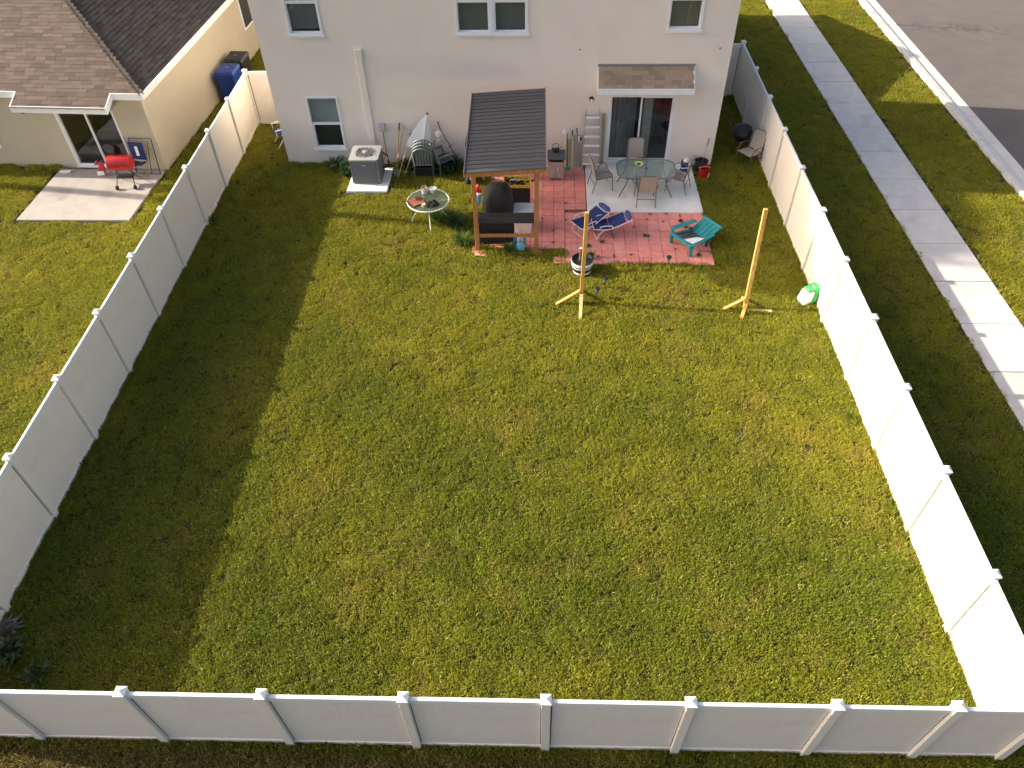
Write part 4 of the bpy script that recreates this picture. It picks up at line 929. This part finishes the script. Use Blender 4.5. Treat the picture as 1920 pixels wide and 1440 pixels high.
# three long-handled tools
def spade(t, d): MB().sheet([[(-.07, .0, .26), (.07, .0, .26)], [(-.075, -.01, .12), (.075, -.01, .12)], [(-.02, -.02, .0), (.02, -.02, .0)]], .004).build('blade', 'ac_grey', t)
pole_tool('shovel', 'wooden handled shovel leftmost of the tools leaning beside the air conditioner', (1.42, -.74, 0), (1.56, -.04, 1.34), .017, 'handle_wood', spade, 'bark')
pole_tool('garden_fork', 'wooden handled tool in the middle of those leaning beside the air conditioner', (1.36, -.80, 0), (1.68, -.04, 1.24), .016, 'handle_wood', None, 'pine_pale')
pole_tool('long_rake', 'pale wooden handled tool slanting under the white parasol', (1.46, -.86, 0), (1.88, -.10, 1.05), .014, 'pine_pale', None, 'black')
# string trimmer
stt = thing('string_trimmer', 'string trimmer with white motor head leaning right of the stacked chairs', 'string trimmer', (3.42, -.42, 0))
MB().tube([(0,0,.02), (-.35,.17,.62), (-.66,.33,1.12), (-.74,.38,1.38)], [.011,.012,.013,.018], 8).build('shaft', 'bark', stt, smooth=True)
MB().lathe([(.03,-.02),(.095,.0),(.10,.10),(.06,.16),(.02,.17)], (-.72,.22,1.02), 14, 1, .8).build('motor', 'white', stt, smooth=True); MB().lathe([(.07,-.13),(.085,-.05),(.06,-.02)], (-.70,.20,.99), 12, 1, .8).build('fuel_tank', 'box_cream', stt, smooth=True)
MB().tube([(-.40,.19,.70),(-.44,.08,.74),(-.38,.05,.78),(-.36,.18,.76)], .012, 6).build('loop_handle', 'black', stt)
MB().lathe([(.0,0),(.10,.02),(.09,.05),(.03,.06)], (.0,0,.0), 12).build('cutting_head', 'black', stt)
# bent stick, cooler box, black sack
o = thing('bent_branch', 'dark bent stick standing against the wall left of the pergola', 'stick', (3.50, -.20, 0)); MB().tube([(0,0,0),(-.03,.02,.4),(-.035,.06,.75),(.02,.12,.98),(.05,.15,1.12)], [.022,.02,.02,.018,.014], 7).build('wood', 'bark', o, smooth=True)
cbx = thing('cooler_box', 'cream cooler box between the wall and the pergola roof', 'cooler', (3.80, -.30, 0)); MB().prism(rrect(.22, .24, .04), .0, .62).build('body', 'tan_sling', cbx); MB().prism(rrect(.23, .25, .04), .62, .82).build('lid', 'box_cream', cbx, bevel=.02); MB().tube([(-.235,-.1,.5),(-.26,-.1,.45),(-.26,.1,.45),(-.235,.1,.5)], .012, 6).build('handle', 'black', cbx)
bs = thing('black_sack', 'black plastic sack on the grass by the left pergola post', 'sack', (3.62, -1.05, 0), R(15)); pillow(.34, .32, .50, 0, 8).build('sack', 'black_cloth', bs, smooth=True); MB().box(-.02, .02, -.185, -.165, .2, .3).build('tag', 'white', bs)

# ------------------------------------------------------------------ beside the house, right and left
kg = thing('kettle_grill', 'black kettle grill standing behind the lone chair at the right fence', 'grill', (11.66, .74, 0))
MB().lathe([(.05,.42),(.20,.46),(.29,.60),(.30,.66),(.29,.68)], (0,0,0), 22).build('bowl', 'black', kg, smooth=True); MB().lathe([(.30,.68),(.27,.80),(.15,.88),(0,.90)], (0,0,0), 22).build('lid', 'green_black', kg, smooth=True); MB().tube(arc((0,0,.89), .06, 0, 180, 6), .01, 6).build('handle', 'slate_light', kg)
for a in (90, 210, 330): MB().tube([(.14*math.cos(R(a)), .14*math.sin(R(a)), .50), (.30*math.cos(R(a)), .30*math.sin(R(a)), 0)], .011, 6).build('leg', 'black', kg)
for i, (x, y0, y1) in enumerate(((11.72, 1.2, 4.1), (11.86, 1.5, 4.2))):
    o = bx(-.05, .05, 0, y1-y0, 0, .04).build('timber_board', 'bark', None, bevel=.004); o.location = (x, y0, 0.0); o.rotation_euler = (0, 0, R(1.5)); tag(o, ('long dark board lying in the side passage, nearer the house', 'long dark board lying in the side passage, nearer the fence')[i], 'board', 'boards in the side passage')
fc = thing('folding_chair', 'navy folding chair with white frame peeking out beside the house', 'chair', (-2.42, 1.15, 0), R(-62))
for s_ in (-1, 1):
    MB().tube([(s_*.25, -.28, 0), (s_*.25, .10, .46), (s_*.25, .32, .98)], .016, 8).build('leg', 'white', fc, smooth=True); MB().tube([(s_*.23, .30, 0), (s_*.23, -.05, .44)], .016, 8).build('leg', 'white', fc); MB().bar((s_*.27, -.22, .62), (s_*.27, .18, .64), .045, .02).build('armrest', 'white', fc); MB().tube([(s_*.26, -.2, .45), (s_*.26, -.2, .62)], .012, 6).build('arm_post', 'white', fc)
MB().sheet([[(-.24,-.24,.45),(.24,-.24,.45)],[(-.24,.12,.42),(.24,.12,.42)]], .006).build('seat', 'navy', fc); MB().sheet([[(-.24,.13,.48),(.24,.13,.48)],[(-.24,.325,.97),(.24,.325,.97)]], .006).build('backrest', 'navy', fc)

# ------------------------------------------------------------------ neighbour's things
def bin_(name, label, x, y, rz, mb, ml, s_=1):
    t = thing(name, label, 'wheeled bin', (x, y, 0), rz, 'wheeled bins by the cream house')
    a, b = .25*s_, .30*s_; c, d = .31*s_, .37*s_; H_ = 1.0*s_
    MB().add([(-a,-b,.06),(a,-b,.06),(a,b,.06),(-a,b,.06),(-c,-d,H_),(c,-d,H_),(c,d,H_),(-c,d,H_)], [(0,3,2,1),(0,1,5,4),(1,2,6,5),(2,3,7,6),(3,0,4,7),(4,5,6,7)]).build('body', mb, t, bevel=.02)
    MB().add([(-c-.02,-d-.03,H_),(c+.02,-d-.03,H_),(c+.02,d+.02,H_),(-c-.02,d+.02,H_),(-c+.03,-d+.03,H_+.08),(c-.03,-d+.03,H_+.08),(c-.03,d-.03,H_+.10),(-c+.03,d-.03,H_+.10)], [(0,1,5,4),(1,2,6,5),(2,3,7,6),(3,0,4,7),(4,5,6,7),(0,3,2,1)]).build('lid', ml, t, bevel=.012)
    MB().box(-c-.03, c+.03, -d-.035, -d, H_-.06, H_-.002).build('rim', mb, t)
    for q in (-1, 1):
        o = MB().lathe([(.03,-.03),(.11,-.03),(.11,.03),(.03,.03)], (0,0,0), 16).build('wheel', 'rubber', t); o.location = (q*(a+.035), b, .11); o.rotation_euler = (0, R(90), 0)
    MB().tube([(-c*.8, d+.03, H_-.02), (c*.8, d+.03, H_-.02)], .018, 8).build('handle', ml, t)
    MB().box(-.06, .06, -d+.035, -d+.041, H_*.66, H_*.8).build('label_plate', 'slate_light', t)
    MB().box(-.05, .05, -.02, .06, H_+.092, H_+.098).build('lid_mark', 'slate_light', t); return t
bin_('recycling_bin', 'blue wheeled bin standing by the cream house wall', -4.90, 4.25, R(-2), 'blue_bin', 'blue_bin')
bin_('rubbish_bin', 'dark wheeled bin standing just behind the blue bin', -4.86, 5.15, R(-3), 'green_black', 'green_black', 1.03)
gl_ = thing('barrel_grill', 'red barrel grill on black legs on the neighbour patio', 'grill', (-6.42, -1.32, .06), R(5))
def halfbar(z0, up, mname, m_):
    b = MB(); n = 10; gv = []; gf = []
    for i, x in enumerate((-.33, -.31, -.15, .15, .31, .33)):
        e = (.8, .95, 1, 1, .95, .8)[i]
        for k in range(n+1): t = math.pi*k/n; gv.append((x, .23*e*math.cos(t), z0+up*(.25 if up > 0 else .19)*e*math.sin(t)))
    for i in range(5):
        for k in range(n): gf.append((i*(n+1)+k, i*(n+1)+k+1, (i+1)*(n+1)+k+1, (i+1)*(n+1)+k))
    gf += [tuple(range(n+1)), tuple(5*(n+1)+k for k in range(n+1))[::-1]]; return b.add(gv, gf).build(mname, m_, gl_, smooth=True)
halfbar(.70, 1, 'lid', 'red'); halfbar(.695, -1, 'bowl', 'red_dark')
MB().tube([(-.12,-.225,.78),(-.12,-.27,.80),(.12,-.27,.80),(.12,-.225,.78)], .010, 6).build('handle', 'black', gl_); MB().lathe([(.03,0),(.03,.02),(0,.025)], (0,0,.945), 10).build('vent', 'black', gl_)
for s_ in (-1, 1):
    MB().tube([(s_*.20, .10, .55), (s_*.26, -.26, .06)], .013, 6).build('leg', 'black', gl_); MB().tube([(s_*.20, -.10, .55), (s_*.26, .30, .02)], .013, 6).build('leg', 'black', gl_)
    o = MB().lathe([(.02,-.025),(.065,-.025),(.065,.025),(.02,.025)], (0,0,0), 14).build('wheel', 'rubber', gl_); o.location = (s_*.26, -.26, .066); o.rotation_euler = (0, R(90), 0)
MB().box(-.24, .24, -.10, .14, .28, .295).build('lower_shelf', 'black', gl_)
chb = thing('charcoal_bag', 'red and white paper bag by the neighbour sliding door', 'bag', (-7.46, -.80, .06), R(10)); pillow(.20, .14, .36, 0, 2).build('bag', 'red_dark', chb, smooth=True); MB().box(-.09, .11, -.085, -.07, .04, .17).build('label_panel', 'white', chb); MB().add([(-.1,-.02,.34),(.1,-.02,.35),(.18,.04,.47),(.06,.02,.40),(.0,.03,.48),(-.08,.02,.40)], [(0,1,2,3),(0,3,4,5)]).build('torn_top', 'red_dark', chb)
mf = thing('metal_frame', 'thin black metal frame leaning at the neighbour house corner', 'frame', (-6.08, -.70, .0), R(-3))
MB().tube([(-.36,-.02,.065),(-.33,.22,1.08),(.35,.22,1.08),(.38,-.02,.065)], .014, 6, True).build('frame', 'black', mf); MB().tube([(.10,-.02,.07),(.22,.2,1.0)], .010, 6).build('brace', 'black', mf)
cc = thing('camp_chair', 'blue camping chair behind the red grill', 'chair', (-6.22, -.74, .06), R(-8))
for s_ in (-1, 1):
    for y0, y1 in ((-.2, .1), (.12, -.18)): MB().tube([(s_*.24, y0, 0), (s_*.24, y1, .42)], .011, 6).build('leg', 'slate_light', cc)
    MB().tube([(s_*.24, .12, .40), (s_*.25, .16, .95)], .011, 6).build('back_post', 'slate_light', cc)
MB().sheet([[(-.23,-.2,.42),(0,-.2,.39),(.23,-.2,.42)],[(-.23,.10,.40),(0,.10,.36),(.23,.10,.40)]], .006).build('seat', 'navy', cc); MB().sheet([[(-.24,.115,.42),(.24,.115,.42)],[(-.25,.16,.95),(.25,.16,.95)]], .008).build('backrest', 'navy', cc)
MB().add([(-.05,.095,.55),(.05,.095,.55),(.05,.128,.84),(-.05,.128,.84)], [(0,1,2,3)]).build('stripe', 'white', cc)
o = bx(-.16, .16, -.05, .05, 0, .05).build('paper_packet', 'white', None, bevel=.008); o.location = (-8.66, -.66, .06); tag(o, 'white packet on the neighbour patio left of the door', 'packet')

# ------------------------------------------------------------------ plants
def blade_plant(name, label, cat, x, y, n, h, spread, m_, wd=.012, seed=0, z=0, droop=.6, group=None, part='leaves'):
    r = random.Random(seed); t = thing(name, label, cat, (x, y, z), 0, group); b = MB()
    for i in range(n):
        a = r.uniform(0, 6.283); r0 = spread*.35*math.sqrt(r.random()); L_ = h*r.uniform(.55, 1.15); lean = r.uniform(.15, 1)*spread; w_ = wd*r.uniform(.7, 1.3)
        c_, s_ = math.cos(a), math.sin(a); p0 = Vector((r0*math.cos(a+1), r0*math.sin(a+1), 0)); p1 = p0+Vector((c_*lean*.45, s_*lean*.45, L_*.75)); p2 = p0+Vector((c_*lean*1.1, s_*lean*1.1, L_*(1-.45*droop*r.random()))); q = Vector((-s_, c_, 0))*w_
        b.add([p0-q*.6, p0+q*.6, p1+q, p1-q, p2], [(0,1,2,3),(3,2,4)])
    b.build(part, m_, t); return t
blade_plant('leafy_weed', 'dark leafy weeds against the wall left of the air conditioner', 'weed', -.42, -.34, 200, .32, .36, 'weed_dark', .020, 1)
blade_plant('leafy_weed', 'leafy weeds squeezed between wall corner and air conditioner pad', 'weed', -.06, -.72, 120, .30, .26, 'weed_dark', .02, 2)
blade_plant('leafy_weed', 'dark weeds under the sideways chair right of the stack', 'weed', 2.98, -.45, 220, .42, .45, 'weed_dark', .02, 3)
blade_plant('tall_grass', 'tall grass tuft at the foot of the left pergola post', 'grass tuft', 3.66, -4.10, 180, .32, .34, 'weed', .010, 4)
blade_plant('tall_grass', 'tall grass tuft between the round table and the pergola', 'grass tuft', 3.45, -3.30, 180, .28, .45, 'weed_dark', .010, 5)
blade_plant('tall_grass', 'grass tuft growing in front of the pergola counter', 'grass tuft', 4.92, -4.42, 110, .26, .24, 'weed', .012, 6)
blade_plant('tall_grass', 'grass tuft below the round table', 'grass tuft', 2.95, -2.9, 200, .30, .5, 'weed', .010, 7)
blade_plant('tall_grass', 'grass tuft along the wall behind the dark crate', 'grass tuft', 1.75, -.35, 130, .30, .35, 'weed_dark', .012, 8)
wp = [(7.66,-2.72),(8.05,-2.70),(8.70,-2.72),(9.14,-2.69),(9.50,-2.78),(9.50,-3.05),(9.60,-3.32),(8.48,-3.72),(8.58,-3.74),(9.02,-3.06),(7.35,-4.02),(6.98,-4.20),(8.05,-4.56),(7.62,-4.62),(8.62,-2.98),(6.06,-3.5),(6.06,-4.05),(5.76,-2.95),(9.78,-4.55),(7.88,-3.05),(9.20,-3.62),(8.2,-3.3),(9.2,-4.28),(7.2,-4.62),(6.40,-3.0),(6.4,-2.2)]
for i, (x, y) in enumerate(wp):
    big = i in (5, 6, 7, 10, 11, 18)
    blade_plant('paver_weed', 'small weed sprouting from the joints of the red pavers', 'weed', x, y, 26 if big else 12, .06 if big else .035, .11 if big else .07, 'weed_dark', .008, 20+i, .045, 1, 'weeds in the paver joints')
blade_plant('seedling', 'small green seedling on the pavers right of the barrel planter', 'seedling', 7.02, -4.72, 26, .20, .16, 'weed', .022, 60, .045)
blade_plant('bromeliad', 'spiky strap-leaved plant in the shaded front left corner', 'plant', -2.75, -15.55, 60, .40, .36, 'bromeliad', .035, 70, 0, 1)
blade_plant('bromeliad', 'smaller spiky plant right of the corner plant by the front fence', 'plant', -2.15, -15.85, 30, .32, .30, 'bromeliad', .028, 71, 0, 1)
blade_plant('dry_plant', 'dry greyish leaves at the foot of the corner plant', 'plant', -3.0, -15.15, 30, .22, .30, 'dead_leaf', .03, 72, 0, 1)
for i, (x, y, s_) in enumerate(((-3.30, -3.2, .14), (-3.25, -11.6, .12), (12.15, -10.0, .10))):
    blade_plant('fence_weed', ('weed sprouting at the base of the left fence, far half', 'weed sprouting at the base of the left fence, near half', 'weed sprouting at the base of the sunny right fence')[i], 'weed', x, y, 24, s_*1.6, s_*1.3, 'weed', .012, 80+i)
# sapling on the verge
sp_ = thing('sapling', 'thin bare sapling on the grass verge near the street', 'tree', (17.60, 10.55, 0)); b = MB(); b.tube([(0,0,0),(.03,.02,.9),(.0,.05,1.9),(.06,.04,2.8)], [.02,.016,.012,.006], 7)
for z, a in ((.9, 40), (1.3, 190), (1.7, 300), (2.1, 100), (2.4, 230)): b.tube([(.02,.03,z),(.02+.3*math.cos(R(a)), .03+.3*math.sin(R(a)), z+.4)], [.014,.004], 5)
b.build('trunk', 'bark', sp_); b = MB(); r = random.Random(2)
for k in range(160):
    a = r.uniform(0, 6.28); rr_ = .5*math.sqrt(r.random()); z = r.uniform(1.1, 3.0); p = Vector((rr_*math.cos(a), rr_*math.sin(a), z)); u = Vector((r.uniform(-1,1), r.uniform(-1,1), r.uniform(-.5,.5))).normalized()*.06; v_ = u.cross(Vector((0,0,1))).normalized()*.025; b.add([p-u, p+v_, p+u, p-v_], [(0,1,2,3)])
b.build('crown', 'weed', sp_)
# bare patch
sp2 = MB().lathe([(0,.012),(.30,.010),(.42,.004)], (0,0,0), 18, 1, .7).build('bare_patch', 'bare_soil'); sp2.location = (10.10, -5.34, 0); sp2.scale = (.9, .7, 1); struct(sp2)

# added unseen pine, crown shaped to cast shade on terrace, right fence and sidewalk
TX = -21.5; pn = thing('added_shade_pine', 'added unseen pine shading the terrace, far left beyond the cream house', 'tree', (TX, 0, 0))
MB().tube([(0,0,0),(.1,.05,7),(-.05,-.05,13),(0,0,17),(.05,0,20.4)], [.17,.15,.13,.09,.03], 9).build('trunk', 'bark', pn, smooth=True)
poly = [(5.2,-4.75),(9.9,-4.85),(10.7,-5.75),(12.7,-6.15),(14.2,-4.9),(16.5,-4.25),(17.2,-3.4),(17.3,-1.2),(14,-.2),(6,0.4),(4.6,-2.0)]  # ground outline of the wanted shade; the crown is shaped from it
def inpoly(x, y):
    c_ = False; j = len(poly)-1
    for i in range(len(poly)):
        (xi, yi), (xj, yj) = poly[i], poly[j]
        if (yi > y) != (yj > y) and x < (xj-xi)*(y-yi)/(yj-yi)+xi: c_ = not c_
        j = i
    return c_
b = MB(); lb = MB(); r = random.Random(11); cnt = 0; tries = 0
while cnt < 3900 and tries < 60000:
    tries += 1
    gx_, gy_ = r.uniform(4.4, 17.6), r.uniform(-6.4, .6)
    if not inpoly(gx_, gy_) or (gx_ < 10.0 and r.random() < .72): continue
    px = TX+r.uniform(-2.2, 2.2); z = (gx_-px)/KX; y = gy_-KY*z
    cnt += 1; p = Vector((px-TX, y, z))
    for k in range(3):
        n_ = Vector((r.uniform(-1,1), r.uniform(-1,1), r.uniform(-.6,1))).normalized(); u = n_.orthogonal().normalized()*r.uniform(.16, .34); v_ = n_.cross(u).normalized()*r.uniform(.06, .16); q = p+Vector((r.uniform(-.2,.2), r.uniform(-.2,.2), r.uniform(-.15,.15))); b.add([q-u, q+v_, q+u, q-v_], [(0,1,2,3)])
    if cnt % 45 == 0: lb.tube([(0, 0, z-.6), tuple(p*.5+Vector((0,0,z-.5))*.5), tuple(p)], [.06, .04, .015], 5)
b.build('crown', 'needle', pn); lb.build('limb', 'bark', pn)

# ------------------------------------------------------------------ lawn: blades instanced on points
def tuft_mesh(name, n, rad, seed, h=.043, wd=.0040):
    r = random.Random(seed); v = []; f = []; rv = []
    for i in range(n):
        a = r.uniform(0, 6.283); rr_ = rad*math.sqrt(r.random()); x, y = rr_*math.cos(a), rr_*math.sin(a)
        d = r.uniform(0, 6.283); c_, s_ = math.cos(d), math.sin(d); L_ = h*r.uniform(.7, 1.7); ln = L_*r.uniform(.2, 1.0); w_ = wd*r.uniform(.7, 1.5); tw_ = r.uniform(-.7, .7)
        px, py = -s_*w_, c_*w_; o_ = len(v); z0 = r.uniform(-.004, .02)
        cx1, cy1 = x+c_*ln*.45, y+s_*ln*.45; cx2, cy2 = x+math.cos(d+tw_)*ln*1.1, y+math.sin(d+tw_)*ln*1.1; zt = z0+L_*r.uniform(.25, .8)
        v += [(x-px*.8, y-py*.8, z0), (x+px*.8, y+py*.8, z0), (cx1+px, cy1+py, z0+L_*.7), (cx1-px, cy1-py, z0+L_*.7), (cx2, cy2, zt)]
        f += [(o_, o_+1, o_+2, o_+3), (o_+3, o_+2, o_+4)]; q = r.random(); rv += [q, q]
    me = bpy.data.meshes.new(name); me.from_pydata(v, [], f); at = me.attributes.new('rnd', 'FLOAT', 'FACE'); at.data.foreach_set('value', rv); me.materials.append(M['grass']); return me
GN_TUFT = [bpy.data.objects.new('grass_tuft', tuft_mesh('grass_tuft', 240, .17, 100+i)) for i in range(5)]
def rect(x0, x1, y0, y1): return lambda x, y: x0 < x < x1 and y0 < y < y1
E_ = .13
def nb_block(x, y):
    p = n4.inverted() @ Vector((x, y, 0)); return -15 < p.x < E_ and -E_ < p.y < 15
blocks = [rect(HL-E_, HR+E_, -E_+.02, 12), rect(6.99-E_, 10.16+E_, -2.62-E_, .2), rect(6.43-E_, 10.14+E_, -4.95-E_, -2.5), rect(4.25, 7, -4.30-E_, .1), rect(.10-E_, 1.27+E_, -1.63-E_, 0), nb_block, rect(-8.95-E_, -5.70+E_, -3.15-E_, 0),
          lambda x, y: 15.22-E_+.03 < x-SK*y < 16.58+E_-.03, lambda x, y: x-SK*y > 18.96-E_, lambda x, y: abs(x-(12.19-.0212*y)) < .07 and -16.6 < y < 4.5, lambda x, y: abs(x-(-3.531-.0164*y)) < .07 and -16.8 < y < 2.5, lambda x, y: abs(y-(-16.7176+.0132*x)) < .07 and -3.3 < x < 12.6,
          lambda x, y: ((x-10.10)/.36)**2+((y+5.34)/.2)**2 < 1 and math.sin(x*57+y*91) > -.2, lambda x, y: (x-6.77)**2+(y+5.2)**2 < .09]
pts = []; rg = random.Random(5); st_ = .20
x = -16.0
while x < 20:
    y = -19.5
    while y < 22:
        X, Y = x+rg.uniform(-.09, .09), y+rg.uniform(-.09, .09); u, v = project((X, Y, 0))
        if -260 < u < 2180 and -170 < v < 1680 and not any(b_(X, Y) for b_ in blocks): pts.append((X, Y))
        y += st_
    x += st_
def lawn(name, label_pts, zmin=.6, zmax=1.35):
    me = bpy.data.meshes.new(name); me.from_pydata([(X, Y, 0) for X, Y in label_pts], [], []); o = bpy.data.objects.new(name, me); C.objects.link(o); stuff(o)
    at = me.attributes.new('tint', 'FLOAT', 'POINT')
    ng_ = bpy.data.node_groups.new(name, 'GeometryNodeTree'); ng_.interface.new_socket('Geometry', in_out='INPUT', socket_type='NodeSocketGeometry'); ng_.interface.new_socket('Geometry', in_out='OUTPUT', socket_type='NodeSocketGeometry')
    N, L = ng_.nodes, ng_.links; gi = N.new('NodeGroupInput'); go = N.new('NodeGroupOutput'); ip = N.new('GeometryNodeInstanceOnPoints'); gg = N.new('GeometryNodeGeometryToInstance')
    for t in GN_TUFT:
        oi = N.new('GeometryNodeObjectInfo'); oi.inputs['Object'].default_value = t; oi.inputs['As Instance'].default_value = True; L.new(oi.outputs['Geometry'], gg.inputs[0])
    def rv(mn, mx, seed, typ='FLOAT'):
        n = N.new('FunctionNodeRandomValue'); n.data_type = typ
        if typ == 'FLOAT': n.inputs[2].default_value = mn; n.inputs[3].default_value = mx; n.inputs[8].default_value = seed; return n.outputs[1]
        n.inputs[4].default_value = mn; n.inputs[5].default_value = mx; n.inputs[8].default_value = seed; return n.outputs[2]
    cx_ = N.new('ShaderNodeCombineXYZ'); L.new(rv(0, 6.283, 3), cx_.inputs[2])
    sc = N.new('ShaderNodeCombineXYZ'); s1 = rv(.9, 1.2, 5); L.new(s1, sc.inputs[0]); L.new(s1, sc.inputs[1]); L.new(rv(zmin, zmax, 9), sc.inputs[2])
    L.new(gi.outputs[0], ip.inputs['Points']); L.new(gg.outputs[0], ip.inputs['Instance']); ip.inputs['Pick Instance'].default_value = True; L.new(rv(0, len(GN_TUFT)-1, 1, 'INT'), ip.inputs['Instance Index'])
    e2 = N.new('FunctionNodeEulerToRotation'); L.new(cx_.outputs[0], e2.inputs[0]); L.new(e2.outputs[0], ip.inputs['Rotation']); L.new(sc.outputs[0], ip.inputs['Scale']); L.new(ip.outputs[0], go.inputs[0])
    md = o.modifiers.new('grass', 'NODES'); md.node_group = ng_; return o
gl1 = [p for p in pts if -3.45 < p[0] < 12.6-.0212*p[1]*0 and p[0] < 12.19-.0212*p[1] and p[1] > -16.72]
s1_ = set(gl1); gl2 = [p for p in pts if p not in s1_]
a1 = lawn('lawn_grass', gl1); a1['label'] = 'mown grass of the fenced back yard'; a1['category'] = 'grass'
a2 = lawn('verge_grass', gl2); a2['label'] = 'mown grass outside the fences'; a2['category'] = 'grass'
ed = []; re_ = random.Random(21)
def edge(p, q, off):
    p, q = Vector(p), Vector(q); L_ = (q-p).length; n = Vector((-(q-p).y, (q-p).x)).normalized(); t = 0
    while t < L_:
        if re_.random() < .72: w_ = p+(q-p)*(t/L_)+n*(off+re_.uniform(-.02, .03)); ed.append((w_.x, w_.y))
        t += re_.uniform(.08, .22)
for a_, b_ in ((lf[0], lf[-1]), (rf[0], rf[-1]), (ff[0], ff[-1])):
    edge(a_, b_, .10); edge(a_, b_, -.10)
edge((HL, 0), (.0, 0), -.10); edge((1.3, 0), (4.0, 0), -.10); edge((-9, -.30), (-13, -.10), .12); edge((3.98, -4.30), (6.3, -4.42), -.08); edge((6.45, -4.98), (10.1, -4.98), -.06); edge((10.24, -.1), (10.24, -4.9), .05)
eg = lawn('edge_grass', ed, 1.1, 2.3); eg['label'] = 'untrimmed grass along the fences and walls'; eg['category'] = 'grass'
print('POINTS', len(pts), 'SHINGLES', len(cand), 'OBJECTS', len(bpy.data.objects))
